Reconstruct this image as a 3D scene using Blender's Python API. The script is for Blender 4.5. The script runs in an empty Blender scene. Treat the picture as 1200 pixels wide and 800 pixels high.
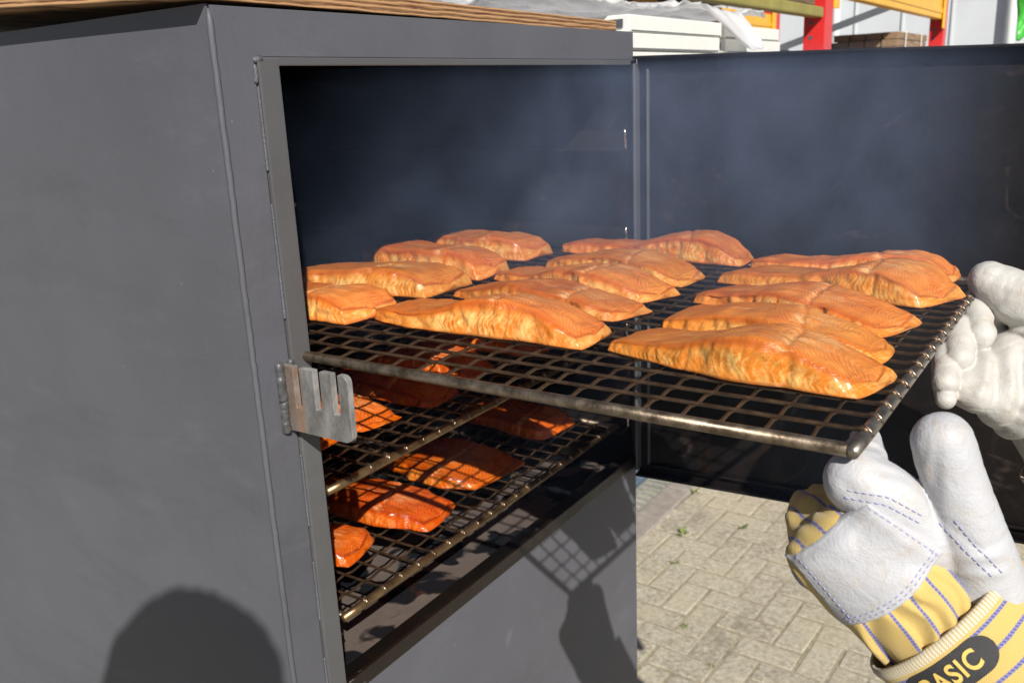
import bpy, bmesh, math, random
import numpy as np
from mathutils import Vector, Matrix

SC = bpy.context.scene
COL = SC.collection
R = math.radians

# ------------------------------------------------------------------ camera
CAM = Vector((-.5915, -.65, 1.56))
RT = Vector((.5529, -.8321, -.0441)).normalized()
FW = Vector((.7955, .5429, -.2691)).normalized()
UP = RT.cross(FW).normalized()
RT = FW.cross(UP).normalized()
cam = bpy.data.cameras.new('camera')
cam.sensor_width = 36.0
cam.lens = 31.3
cam.clip_start = .02
cam.clip_end = 500
cam.dof.use_dof = True
cam.dof.focus_distance = .86
cam.dof.aperture_fstop = 13
co = bpy.data.objects.new('camera', cam)
COL.objects.link(co)
BASIS = Matrix((RT, UP, -FW)).transposed()
co.matrix_world = Matrix.Translation(CAM) @ BASIS.to_4x4()
SC.camera = co

# ------------------------------------------------------------------ sky, sun, exposure
SUN = Vector((.5575, .5801, -.5939)).normalized()
w = bpy.data.worlds.new('World')
SC.world = w
w.use_nodes = True
nt = w.node_tree
nt.nodes.clear()
sky = nt.nodes.new('ShaderNodeTexSky')
sky.sky_type = 'NISHITA'
sky.sun_disc = False
sky.sun_elevation = math.asin(-SUN.z)
sky.sun_rotation = math.atan2(-SUN.x, -SUN.y)
sky.air_density = .75
sky.dust_density = .25
sky.ozone_density = 1.6
bg = nt.nodes.new('ShaderNodeBackground')
bg.inputs['Strength'].default_value = .05
wo = nt.nodes.new('ShaderNodeOutputWorld')
nt.links.new(sky.outputs[0], bg.inputs[0])
nt.links.new(bg.outputs[0], wo.inputs[0])
sl = bpy.data.lights.new('sun', 'SUN')
sl.energy = 5.0
sl.angle = R(.53)
sl.color = (1.0, .95, .87)
so = bpy.data.objects.new('sun', sl)
COL.objects.link(so)
so.rotation_euler = SUN.to_track_quat('-Z', 'Y').to_euler()
so.location = (-3, -4, 6)
SC.view_settings.view_transform = 'Standard'
SC.view_settings.look = 'None'
SC.view_settings.gamma = 1
SC.view_settings.exposure = .28
SC.cycles.use_denoising = True
SC.cycles.volume_max_steps = 96
SC.cycles.volume_bounces = 0
SC.cycles.max_bounces = 8

rng = random.Random(4)

# ------------------------------------------------------------------ node helper
class Mat:
    def __init__(s, name):
        s.m = bpy.data.materials.new(name)
        s.m.use_nodes = True
        s.t = s.m.node_tree
        s.t.nodes.clear()
        s.out = s.n('ShaderNodeOutputMaterial')
    def n(s, typ, **kw):
        nd = s.t.nodes.new(typ)
        for k, v in kw.items():
            setattr(nd, k, v)
        return nd
    def l(s, a, b):
        s.t.links.new(a, b)
    def put(s, sock, v):
        if hasattr(v, 'is_linked'):
            s.l(v, sock)
        elif isinstance(v, (tuple, list)) and len(v) == 3 and sock.type == 'RGBA':
            sock.default_value = (*v, 1)
        else:
            sock.default_value = v
    def coord(s, kind='Object', scale=None, loc=None, rot=None):
        c = s.n('ShaderNodeTexCoord').outputs[kind]
        if scale is None and loc is None and rot is None:
            return c
        mp = s.n('ShaderNodeMapping')
        s.l(c, mp.inputs[0])
        if scale is not None: mp.inputs['Scale'].default_value = scale
        if loc is not None: s.put(mp.inputs['Location'], loc)
        if rot is not None: mp.inputs['Rotation'].default_value = rot
        return mp.outputs[0]
    def noise(s, co, scale, detail=3, rough=.55, dist=0):
        nd = s.n('ShaderNodeTexNoise')
        s.l(co, nd.inputs['Vector'])
        nd.inputs['Scale'].default_value = scale
        nd.inputs['Detail'].default_value = detail
        nd.inputs['Roughness'].default_value = rough
        nd.inputs['Distortion'].default_value = dist
        return nd.outputs['Fac']
    def wave(s, co, scale, dist=0, det=2, dscale=1, typ='BANDS', d='X', prof='SIN'):
        nd = s.n('ShaderNodeTexWave', wave_type=typ, wave_profile=prof)
        if typ == 'BANDS': nd.bands_direction = d
        else: nd.rings_direction = d
        s.l(co, nd.inputs['Vector'])
        nd.inputs['Scale'].default_value = scale
        nd.inputs['Distortion'].default_value = dist
        nd.inputs['Detail'].default_value = det
        nd.inputs['Detail Scale'].default_value = dscale
        return nd.outputs['Fac']
    def ramp(s, f, *stops):
        nd = s.n('ShaderNodeValToRGB')
        s.l(f, nd.inputs[0])
        el = nd.color_ramp.elements
        while len(el) < len(stops): el.new(.5)
        for e, (p, c) in zip(el, stops):
            e.position = p
            if not isinstance(c, (tuple, list)): c = (c, c, c)
            e.color = (*c, 1)
        return nd.outputs['Color']
    def mix(s, f, a, b, typ='MIX'):
        nd = s.n('ShaderNodeMix', data_type='RGBA', blend_type=typ)
        s.put(nd.inputs[0], f)
        s.put(nd.inputs[6], a)
        s.put(nd.inputs[7], b)
        return nd.outputs[2]
    def math(s, op, a, b=None, clamp=False):
        nd = s.n('ShaderNodeMath', operation=op, use_clamp=clamp)
        s.put(nd.inputs[0], a)
        if b is not None: s.put(nd.inputs[1], b)
        return nd.outputs[0]
    def attr(s, name):
        return s.n('ShaderNodeAttribute', attribute_name=name).outputs['Fac']
    def bump(s, h, strength=.3, dist=.002, prev=None):
        nd = s.n('ShaderNodeBump')
        s.l(h, nd.inputs['Height'])
        nd.inputs['Strength'].default_value = strength
        nd.inputs['Distance'].default_value = dist
        if prev is not None: s.l(prev, nd.inputs['Normal'])
        return nd.outputs[0]
    def bsdf(s, base, rough=.5, metal=0, normal=None, **kw):
        b = s.n('ShaderNodeBsdfPrincipled')
        s.put(b.inputs['Base Color'], base)
        s.put(b.inputs['Roughness'], rough)
        s.put(b.inputs['Metallic'], metal)
        if normal is not None: s.l(normal, b.inputs['Normal'])
        for k, v in kw.items():
            s.put(b.inputs[k.replace('_', ' ')], v)
        s.l(b.outputs[0], s.out.inputs['Surface'])
        s.b = b
        return s.m
    def rnd(s):
        return s.n('ShaderNodeObjectInfo').outputs['Random']

# ------------------------------------------------------------------ materials
def m_paint(name, base, rough=.46):
    m = Mat(name); c = m.coord()
    big = m.noise(c, 3.2, 4, .6)
    fine = m.noise(c, 260, 3, .6)
    roll = m.noise(m.coord(scale=(1, 1, .35)), 90, 3, .6)
    scuff = m.noise(m.coord(scale=(1, 1, 3), rot=(.4, .2, .5)), 7, 5, .7)
    col = m.mix(m.ramp(big, (.35, 0), (.7, 1)), base, tuple(v * 1.22 for v in base))
    col = m.mix(m.ramp(scuff, (.56, 0), (.82, .3)), col, tuple(v * 1.8 for v in base))
    wipe = m.noise(m.coord(scale=(1, .5, 2.2), rot=(.9, 0, 0)), 5, 6, .72, .5)
    col = m.mix(m.ramp(wipe, (.52, 0), (.72, .3)), col, tuple(v * .62 for v in base))
    scr = m.noise(m.coord(scale=(1, 26, .9), rot=(.5, 0, 0)), 9, 2, .5)
    col = m.mix(m.ramp(scr, (.77, 0), (.80, .25)), col, (.24, .24, .245))
    spk = m.noise(c, 130, 1, .4)
    col = m.mix(m.ramp(spk, (.81, 0), (.83, .45)), col, (.3, .3, .3))
    n = m.bump(fine, .22, .0008)
    n = m.bump(roll, .25, .0012, n)
    return m.bsdf(col, m.ramp(big, (.3, rough - .04), (.75, rough + .12)), 0, n, Specular_IOR_Level=.38)
PAINT = m_paint('grey_steel_paint', (.092, .094, .109))
PAINT_TRIM = m_paint('grey_trim_paint', (.088, .088, .091), .44)

def m_soot(name, base=(.004, .0037, .0037), r0=.3, r1=.55):
    m = Mat(name); c = m.coord()
    big = m.noise(c, 5, 5, .65, .6)
    sp = m.noise(c, 55, 3, .7)
    col = m.mix(m.ramp(big, (.4, 0), (.75, 1)), base, (base[0] * 2.2, base[1] * 1.7, base[2] * 1.4))
    n = m.bump(sp, .3, .0015)
    n = m.bump(m.noise(c, 9, 2), .3, .004, n)
    sw = m.noise(c, 3.4, 2, .5, 1.6)
    ring = m.math('ABSOLUTE', m.math('SUBTRACT', sw, .5))
    brk = m.noise(c, 14, 4, .7)
    swm = m.math('MULTIPLY', m.ramp(ring, (.0, 1), (.012, 0)), m.ramp(brk, (.50, 0), (.64, 1)))
    col = m.mix(m.math('MULTIPLY', swm, .5), col, (.075, .052, .045))
    smr = m.noise(c, 7, 6, .75, 2.0)
    col = m.mix(m.ramp(smr, (.56, 0), (.72, .5)), col, (.028, .019, .016))
    tar = m.noise(m.coord(scale=(1, 1, .25)), 16, 5, .7)
    tm = m.ramp(tar, (.58, 0), (.72, 1))
    col = m.mix(m.math('MULTIPLY', tm, .8), col, (.020, .011, .006))
    rg = m.mix(tm, m.ramp(big, (.3, r0), (.7, r1)), (.22, .22, .22))
    return m.bsdf(col, rg, 0, n, Specular_IOR_Level=.22)
SOOT = m_soot('tarry_soot')
SOOT_DOOR = m_soot('door_soot', (.0035, .003, .003), .38, .62)

RAIL = m_soot('sooty_rail', (.013, .011, .010), .35, .55)
def m_tray():
    m = Mat('greasy_tray'); c = m.coord()
    shade_patch = m.noise(c, 9, 3, .5, .5)
    mask = m.ramp(shade_patch, (.50, 0), (.53, 1))
    drops = m.noise(c, 60, 2, .5)
    grime = m.noise(c, 40, 5, .7)
    lit_grime = m.mix(grime, (.095, .074, .064), (.17, .14, .125))
    col = m.mix(mask, lit_grime, (.012, .013, .016))  # dark glossy patches paint in the tray's blue-black shaded areas
    col = m.mix(m.ramp(drops, (.72, 0), (.75, 1)), col, (.16, .045, .02))
    rough = m.mix(mask, (.42, .42, .42), (.06, .06, .06))
    h = m.math('ADD', m.math('MULTIPLY', mask, .6), m.math('MULTIPLY', drops, .4))
    return m.bsdf(col, rough, 0, m.bump(h, .5, .003), Coat_Weight=.6, Coat_Roughness=.1)
TRAY = m_tray()

def m_sill():
    m = Mat('charred_sill'); c = m.coord()
    k = m.noise(m.coord(scale=(1, 3, 3)), 10, 5, .7)
    pos = m.n('ShaderNodeSeparateXYZ'); m.l(c, pos.inputs[0])
    a = m.math('ADD', m.math('MULTIPLY', pos.outputs[0], 2.2), .70)
    k2 = m.math('ADD', k, a)
    col = m.mix(m.ramp(k2, (.36, 0), (.40, 1)), (.2, .19, .19), (.012, .007, .005))
    return m.bsdf(col, m.ramp(k, (.3, .25), (.7, .5)), 0, m.bump(m.noise(c, 80, 4, .7), .5, .002))
SILL = m_sill()

def m_metal(name, a, b, r0=.28, r1=.5, metal=.9, sc=40, streak=(1, 1, 1)):
    m = Mat(name); c = m.coord(scale=streak)
    k = m.noise(c, sc, 5, .7)
    f = m.noise(m.coord(), sc * 6, 3, .6)
    col = m.mix(m.ramp(k, (.35, 0), (.65, 1)), a, b)
    return m.bsdf(col, m.ramp(k, (.3, r0), (.7, r1)), metal, m.bump(f, .25, .0006))
TUBE = m_metal('heat_stained_tube', (.10, .072, .046), (.31, .25, .185), .32, .5, .85, 60)
TUBE_END = m_metal('end_tube', (.15, .125, .10), (.34, .30, .25), .24, .4, .85, 30)
TUBE_GOLD = m_metal('browned_front_tube', (.14, .085, .04), (.34, .23, .12), .24, .42, .85, 30)
WIRE = m_metal('browned_wire', (.075, .048, .03), (.20, .125, .075), .3, .5, .8, 50)
WELD = m_metal('bare_weld', (.35, .3, .26), (.6, .55, .5), .15, .3, .95, 120)
WELD_SPOT = m_metal('browned_spot_weld', (.16, .11, .075), (.36, .28, .21), .2, .38, .9, 120)
WELD_PAINT = m_metal('painted_weld', (.06, .06, .064), (.11, .11, .115), .35, .5, .1, 90)

def m_catch(name, f):
    m = Mat(name); c = m.coord()
    k = m.noise(m.coord(scale=(1, 1, .5)), 60, 5, .75)
    sc = m.noise(m.coord(scale=(1, 12, 1)), 60, 3, .6)
    pos = m.n('ShaderNodeSeparateXYZ'); m.l(c, pos.inputs[0])
    yy = m.math('ADD', pos.outputs[1], m.math('MULTIPLY', m.math('SUBTRACT', k, .5), .02))
    heat = m.ramp(m.math('MULTIPLY', yy, 20), (.58, 0), (.70, .25), (.78, .8), (.86, .25))
    col = m.mix(m.ramp(k, (.35, 0), (.7, 1)), (.16 * f, .155 * f, .15 * f), (.36 * f, .35 * f, .34 * f))
    col = m.mix(heat, col, (.40, .20, .085))
    return m.bsdf(col, m.ramp(k, (.3, .34), (.7, .55)), .45, m.bump(sc, .15, .0005))
CATCH = m_catch('mill_scale_plate', .95)
CATCH_CUT_LIT = m_catch('sunlit_cut_steel', 1.5)  # cut faces brightened in colour so the slot walls look sunlit

def m_ply():
    m = Mat('plywood'); c = m.coord()
    lay = m.wave(m.coord(scale=(.10, .10, 1)), 62, 3.2, 4, 3, d='Z')
    g = m.noise(m.coord(scale=(4, 4, 60)), 6, 4, .65)
    col = m.mix(m.ramp(lay, (.25, 0), (.6, 1)), (.12, .042, .018), (.46, .255, .115))
    col = m.mix(m.ramp(g, (.4, 0), (.7, .6)), col, (.50, .30, .145))
    return m.bsdf(col, .65, 0, m.bump(lay, .4, .002))
PLY = m_ply()

def m_fish(name, top_a, top_b, cut_a, cut_b, edge, rough=.38, coat=.20, sat=.99):
    m = Mat(name)
    c = m.coord()
    rv = m.rnd()
    off = m.n('ShaderNodeCombineXYZ')
    m.put(off.inputs[0], m.math('MULTIPLY', rv, 7.3)); m.put(off.inputs[1], m.math('MULTIPLY', rv, 3.1)); m.put(off.inputs[2], m.math('MULTIPLY', rv, 5.7))
    add = m.n('ShaderNodeVectorMath', operation='ADD')
    m.l(c, add.inputs[0]); m.l(off.outputs[0], add.inputs[1])
    cr = add.outputs[0]
    cut = m.attr('cut'); edg = m.attr('edge'); st = m.attr('streak'); ln = m.attr('len'); my = m.attr('myo'); ht = m.attr('ht')
    n1 = m.noise(cr, 22, 4, .6)
    n2 = m.noise(cr, 75, 4, .65)
    n3 = m.noise(cr, 330, 4, .7)
    # muscle lines from the numeric myomere coordinate, one band per 2.6 mm
    warp = m.math('ADD', my, m.math('ADD', m.math('MULTIPLY', n2, 1.5), m.math('MULTIPLY', n1, 3.4)))
    patch = m.ramp(m.noise(cr, 30, 3, .6), (.36, .15), (.58, 1))
    band = m.math('SINE', m.math('MULTIPLY', warp, 6.2832))
    band = m.math('ADD', m.math('MULTIPLY', band, .5), .5)
    lz = m.math('MULTIPLY', patch, m.math('MAXIMUM', m.ramp(ln, (.0, 1), (.42, .75), (.58, .18), (1.0, .10)), cut))
    line = m.math('MULTIPLY', m.math('POWER', band, 5.0), lz)
    top = m.mix(m.ramp(n1, (.36, 0), (.62, 1)), top_a, top_b)
    top = m.mix(m.ramp(n2, (.56, 0), (.72, .6)), top, edge)
    mpf = m.n('ShaderNodeMapping'); m.l(cr, mpf.inputs[0]); mpf.inputs['Scale'].default_value = (1, .16, 1)
    fibre = m.noise(mpf.outputs[0], 210, 3, .6)
    top = m.mix(m.ramp(fibre, (.52, 0), (.76, .5)), top, (.74, .32, .08))
    top = m.mix(m.math('MULTIPLY', line, .62), top, tuple(min(1, v * 1.2 + .06) for v in top_b))
    pale = m.ramp(m.noise(cr, 48, 5, .7, .6), (.44, 0), (.58, 1))
    mid = m.ramp(ln, (.0, .55), (.28, .95), (.55, 1), (.75, .45), (.95, .2))
    hm = m.ramp(ht, (.0, .35), (.25, 1), (.62, 1), (.86, .1))
    pf = m.math('MULTIPLY', m.math('MULTIPLY', m.math('ADD', m.math('MULTIPLY', pale, .75), m.math('MULTIPLY', line, .6)), mid), hm, True)
    cutc = m.mix(pf, cut_a, cut_b)
    spots = m.ramp(n3, (.60, 0), (.72, .5))
    cutc = m.mix(m.math('MULTIPLY', spots, m.math('SUBTRACT', 1.0, pf)), cutc, edge)
    col = m.mix(cut, top, cutc)
    col = m.mix(m.math('MULTIPLY', edg, m.ramp(n1, (.3, .35), (.6, .95))), col, edge)
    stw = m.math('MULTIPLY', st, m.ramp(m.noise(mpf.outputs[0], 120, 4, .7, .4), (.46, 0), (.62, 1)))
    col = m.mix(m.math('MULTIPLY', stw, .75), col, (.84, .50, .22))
    dark = m.ramp(m.noise(cr, 14, 3, .6), (.62, 0), (.8, .5))
    col = m.mix(dark, col, tuple(v * .5 for v in edge))
    hsv = m.n('ShaderNodeHueSaturation')
    r2 = m.math('FRACT', m.math('MULTIPLY', rv, 17.3))
    m.put(hsv.inputs['Value'], m.math('ADD', m.math('MULTIPLY', rv, .24), .86))
    m.put(hsv.inputs['Hue'], m.math('ADD', m.math('MULTIPLY', r2, .012), .494))
    hsv.inputs['Saturation'].default_value = sat
    m.l(col, hsv.inputs['Color'])
    col = hsv.outputs[0]
    h = m.math('ADD', m.math('MULTIPLY', m.math('MULTIPLY', band, lz), .26), m.math('ADD', m.math('MULTIPLY', n2, 1.1), m.math('ADD', m.math('MULTIPLY', n3, .35), m.math('MULTIPLY', fibre, .3))))
    nrm = m.bump(h, .62, .0019)
    m.bsdf(col, m.ramp(n2, (.3, rough - .1), (.7, rough + .14)), 0, nrm, Coat_Weight=coat, Coat_Roughness=.18, Specular_IOR_Level=.38,
           Subsurface_Weight=.14, Subsurface_Scale=.004)
    m.b.inputs['Subsurface Radius'].default_value = (1, .35, .12)
    return m.m
FISH = m_fish('smoked_salmon', (.54, .130, .012), (.68, .225, .032), (.66, .195, .012), (.84, .52, .16), (.45, .095, .006))
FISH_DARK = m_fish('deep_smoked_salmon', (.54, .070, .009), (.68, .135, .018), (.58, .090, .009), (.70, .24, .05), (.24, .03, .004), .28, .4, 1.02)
def m_skin():
    m = Mat('fish_skin'); c = m.coord()
    k = m.noise(c, 120, 4, .7)
    return m.bsdf(m.mix(m.ramp(k, (.4, 0), (.65, 1)), (.05, .035, .022), (.30, .24, .16)), .3, 0, m.bump(k, .5, .001))
FSKIN = m_skin()

def m_leather(name, base, dirt=(.42, .33, .22)):
    m = Mat(name); c = m.coord()
    v = m.n('ShaderNodeTexVoronoi'); v.inputs['Scale'].default_value = 520
    m.l(c, v.inputs['Vector'])
    n1 = m.noise(c, 30, 5, .65); n2 = m.noise(c, 160, 4, .7)
    d = m.ramp(m.noise(c, 36, 6, .78, .5), (.53, 0), (.74, .6))
    col = m.mix(n1, base, tuple(v * .88 for v in base))
    col = m.mix(d, col, dirt)
    h = m.math('ADD', m.math('MULTIPLY', v.outputs['Distance'], .6), m.math('MULTIPLY', n2, .8))
    nr = m.bump(h, .30, .0009)
    nr = m.bump(m.noise(m.coord(scale=(1, 1, 1)), 55, 3, .6, 1.2), .35, .003, nr)
    return m.bsdf(col, .55, 0, nr, Sheen_Weight=.08)
LEATHER = m_leather('white_leather', (.50, .505, .53))
LEATHER_B = m_leather('cream_leather', (.53, .515, .48), (.36, .26, .14))

def m_stripe(name, period, width, phase=0.0, hem=False):
    """yellow herringbone cotton with twisted blue stripes; attributes ax (across stripes) and al (along them), metres"""
    m = Mat(name)
    ax = m.attr('ax'); al = m.attr('al')
    wob = m.noise(m.coord(), 40, 2)
    a = m.math('ADD', m.math('ADD', ax, phase), m.math('MULTIPLY', m.math('SUBTRACT', wob, .5), .0016))
    t = m.math('PINGPONG', m.math('DIVIDE', a, period), .5)
    rope = m.math('SINE', m.math('ADD', m.math('MULTIPLY', al, 2600), m.math('MULTIPLY', a, 1900)))
    edge = m.math('ADD', width / period, m.math('MULTIPLY', rope, .018))
    mask = m.math('LESS_THAN', t, edge)
    zz = m.math('PINGPONG', m.math('MULTIPLY', ax, 160), .5)
    tw = m.math('SINE', m.math('MULTIPLY', m.math('ADD', al, m.math('MULTIPLY', zz, .006)), 3800))
    th = m.math('SINE', m.math('MULTIPLY', ax, 5200))
    weave = m.math('ADD', m.math('MULTIPLY', tw, .3), m.math('MULTIPLY', th, .2))
    n = m.noise(m.coord(), 700, 3, .7)
    yel = m.mix(m.math('ADD', m.math('MULTIPLY', weave, .6), .5), (.53, .35, .075), (.63, .48, .18))
    yel = m.mix(m.ramp(m.noise(m.coord(), 35, 4, .7), (.55, 0), (.8, .5)), yel, (.52, .36, .11))
    blue = m.mix(m.math('ADD', m.math('MULTIPLY', rope, .35), .4), (.055, .055, .26), (.30, .30, .48))
    col = m.mix(mask, yel, blue)
    if hem:
        hm = m.math('LESS_THAN', ax, .0075)
        thr = m.math('ADD', m.math('MULTIPLY', m.math('SINE', m.math('MULTIPLY', al, 2600)), .5), .5)
        col = m.mix(hm, col, m.mix(thr, (.50, .38, .17), (.66, .62, .52)))
    h = m.math('ADD', weave, m.math('ADD', n, m.math('MULTIPLY', mask, .8)))
    return m.bsdf(col, .85, 0, m.bump(h, .45, .0007), Sheen_Weight=.25)
STRIPE_HAND = m_stripe('striped_cotton', .0165, .0011)
STRIPE_CUFF = m_stripe('striped_cuff_canvas', .0152, .0013, .0035, True)

def plain(name, col, rough=.6, metal=0, var=.2, sc=12, bump=.2, bd=.002, **kw):
    m = Mat(name); c = m.coord()
    k = m.noise(c, sc, 5, .65)
    cc = m.mix(m.ramp(k, (.3, 0), (.7, 1)), tuple(v * (1 - var) for v in col), tuple(min(1, v * (1 + var)) for v in col))
    return m.bsdf(cc, rough, metal, m.bump(m.noise(c, sc * 8, 3, .6), bump, bd), **kw)
THREAD = plain('violet_thread', (.34, .33, .55), .8, 0, .1, 400, .2, .0003)
LOGO = plain('black_print', (.028, .028, .03), .7, 0, .25, 300, .2, .0003)
LOGO_TXT = plain('yellow_print', (.66, .47, .12), .8, 0, .12, 300, .2, .0003)
SLEEVE = plain('navy_sleeve', (.03, .035, .055), .85, 0, .2, 60)

def m_paver():
    m = Mat('concrete_block'); c = m.coord(); rv = m.rnd()
    g = m.coord('Object')
    o = m.n('ShaderNodeCombineXYZ')
    for i, f in enumerate((13., 7., 3.)): m.put(o.inputs[i], m.math('MULTIPLY', rv, f))
    ad = m.n('ShaderNodeVectorMath', operation='ADD'); m.l(c, ad.inputs[0]); m.l(o.outputs[0], ad.inputs[1])
    c2 = ad.outputs[0]
    k = m.noise(c2, 14, 5, .7); f = m.noise(c2, 160, 4, .7)
    col = m.mix(rv, (.32, .28, .20), (.42, .375, .28))
    col = m.mix(m.ramp(k, (.35, 0), (.7, .8)), col, (.39, .36, .29))
    blot = m.noise(c2, 48, 5, .75, .3)
    col = m.mix(m.ramp(blot, (.48, 0), (.62, .9)), col, (.56, .52, .42))
    col = m.mix(m.ramp(blot, (.33, .85), (.46, 0)), col, (.17, .15, .105))
    col = m.mix(m.ramp(f, (.58, 0), (.72, .6)), col, (.16, .14, .10))
    moss = m.noise(m.coord('Object', loc=o.outputs[0]), 9, 5, .7)
    col = m.mix(m.ramp(moss, (.56, 0), (.74, .45)), col, (.17, .17, .075))
    gp_ = m.n('ShaderNodeNewGeometry').outputs['Position']
    st1 = m.noise(gp_, 3.2, 6, .7, .5)
    col = m.mix(m.ramp(st1, (.42, 0), (.68, .7)), col, (.52, .46, .33))
    col = m.mix(m.ramp(st1, (.30, .6), (.44, 0)), col, (.20, .175, .125))
    return m.bsdf(col, .9, 0, m.bump(m.math('ADD', f, blot), .7, .003))
PAVER = m_paver()
def m_sand():
    m = Mat('joint_sand'); c = m.coord()
    k = m.noise(c, 30, 5, .7); f = m.noise(c, 300, 3, .7)
    col = m.mix(m.ramp(k, (.35, 0), (.65, 1)), (.25, .215, .15), (.44, .39, .285))
    col = m.mix(m.ramp(m.noise(c, 5, 3), (.55, 0), (.7, .45)), col, (.14, .15, .06))
    return m.bsdf(col, .95, 0, m.bump(f, .6, .004))
SAND = m_sand()
def m_ground():
    m = Mat('yard_paving'); c = m.coord()
    b = m.n('ShaderNodeTexBrick')
    m.l(c, b.inputs['Vector'])
    b.inputs['Scale'].default_value = 1
    b.inputs['Brick Width'].default_value = .2; b.inputs['Row Height'].default_value = .1
    b.inputs['Mortar Size'].default_value = .005
    b.inputs['Color1'].default_value = (.29, .265, .22, 1); b.inputs['Color2'].default_value = (.36, .335, .28, 1); b.inputs['Mortar'].default_value = (.17, .15, .11, 1)
    col = m.mix(m.ramp(m.noise(c, 2.5, 6, .7), (.4, 0), (.75, .5)), b.outputs[0], (.22, .20, .15))
    return m.bsdf(col, .9, 0, m.bump(m.noise(c, 60, 4), .5, .004))
GROUND = m_ground()
KERB = plain('kerb_stone', (.30, .265, .23), .85, 0, .22, 18, .5, .003)
KERB_R = plain('rusty_kerb_edge', (.36, .23, .11), .9, 0, .25, 30, .5, .003)
DRAIN = plain('galvanised_bar', (.42, .42, .36), .5, .5, .2, 40)
DARKBLUE = plain('blue_slab', (.10, .14, .19), .7, 0, .25, 30)
WEED = plain('weed_leaf', (.15, .20, .045), .6, 0, .3, 90)
WHITE_PVC = plain('white_panel', (.80, .79, .74), .45, 0, .04, 20, .1)
WALL = plain('cladding_grey', (.56, .59, .62), .5, .0, .06, 1.5, .08)
PIPE = plain('white_pipe', (.72, .73, .73), .4, 0, .05)
RED = plain('red_rack_paint', (.62, .022, .022), .42, 0, .12, 10)
YEL = plain('yellow_rack_paint', (.80, .42, .015), .42, 0, .1, 10)
OLIVE = plain('olive_beam_paint', (.28, .24, .06), .6, 0, .2, 10)
DGREY = plain('dark_grey_steel', (.10, .11, .125), .5, .2, .15, 10)
def m_wood(name, a, b):
    m = Mat(name)
    g = m.noise(m.coord(scale=(2, 30, 30)), 5, 5, .65)
    return m.bsdf(m.mix(m.ramp(g, (.35, 0), (.65, 1)), a, b), .75, 0, m.bump(g, .4, .002))
WOOD = m_wood('weathered_timber', (.16, .095, .05), (.36, .24, .14))
WOOD_D = m_wood('dark_pallet_timber', (.09, .055, .03), (.22, .14, .08))
GREEN = plain('green_plastic', (.06, .42, .05), .4, 0, .2, 10)
def m_film():
    m = Mat('plastic_film')
    d = m.n('ShaderNodeBsdfPrincipled')
    d.inputs['Base Color'].default_value = (.85, .85, .86, 1); d.inputs['Roughness'].default_value = .22
    t = m.n('ShaderNodeBsdfTransparent')
    tl = m.n('ShaderNodeBsdfTranslucent'); tl.inputs[0].default_value = (.8, .8, .82, 1)
    a = m.n('ShaderNodeMixShader'); a.inputs[0].default_value = .4
    m.l(d.outputs[0], a.inputs[1]); m.l(tl.outputs[0], a.inputs[2])
    b = m.n('ShaderNodeMixShader'); b.inputs[0].default_value = .25
    m.l(a.outputs[0], b.inputs[1]); m.l(t.outputs[0], b.inputs[2])
    m.l(b.outputs[0], m.out.inputs['Surface'])
    return m.m
FILM = m_film()
SKIN = plain('skin', (.55, .33, .24), .5, 0, .08, 20)
HAIR = plain('brown_hair', (.05, .03, .018), .5, 0, .3, 120)
CLOTH = plain('dark_jacket', (.04, .045, .06), .85, 0, .2, 60)
TROUS = plain('grey_trousers', (.08, .08, .085), .85, 0, .2, 60)
PHONE = plain('black_glass', (.02, .02, .022), .2, 0, .05)

# ------------------------------------------------------------------ mesh helpers
def link(name, me, mats=None, parent=None, loc=None, smooth=False):
    o = bpy.data.objects.new(name, me)
    COL.objects.link(o)
    if mats is not None:
        for mm in (mats if isinstance(mats, (list, tuple)) else [mats]):
            me.materials.append(mm)
    if parent is not None: o.parent = parent
    if loc is not None: o.location = loc
    if smooth:
        me.polygons.foreach_set('use_smooth', np.ones(len(me.polygons), bool))
    return o
def thing(name, label, cat, loc=(0, 0, 0), group=None):
    o = bpy.data.objects.new(name, None)
    COL.objects.link(o)
    o.location = loc
    o.empty_display_size = .05
    o['label'] = label; o['category'] = cat
    if group: o['group'] = group
    return o
def tag(o, label, cat, group=None, kind=None):
    if label: o['label'] = label
    if cat: o['category'] = cat
    if group: o['group'] = group
    if kind: o['kind'] = kind
    return o
def bm_box(bm, x0, x1, y0, y1, z0, z1, bev=0, seg=2):
    r = bmesh.ops.create_cube(bm, size=1)
    vs = r['verts']
    for v in vs:
        v.co = Vector(((x0 + x1) / 2 + v.co.x * (x1 - x0), (y0 + y1) / 2 + v.co.y * (y1 - y0), (z0 + z1) / 2 + v.co.z * (z1 - z0)))
    if bev:
        es = {e for v in vs for e in v.link_edges}
        bmesh.ops.bevel(bm, geom=list(es), offset=bev, segments=seg, profile=.6, affect='EDGES')
def to_mesh(bm, name):
    me = bpy.data.meshes.new(name)
    bm.to_mesh(me); bm.free()
    return me
def box(name, x0, x1, y0, y1, z0, z1, mat, parent=None, bev=.0015, seg=2):
    """box with its origin at its centre"""
    bm = bmesh.new()
    hx, hy, hz = (x1 - x0) / 2, (y1 - y0) / 2, (z1 - z0) / 2
    bm_box(bm, -hx, hx, -hy, hy, -hz, hz, min(bev, hx * .8, hy * .8, hz * .8), seg)
    return link(name, to_mesh(bm, name), mat, parent, ((x0 + x1) / 2, (y0 + y1) / 2, (z0 + z1) / 2))
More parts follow.
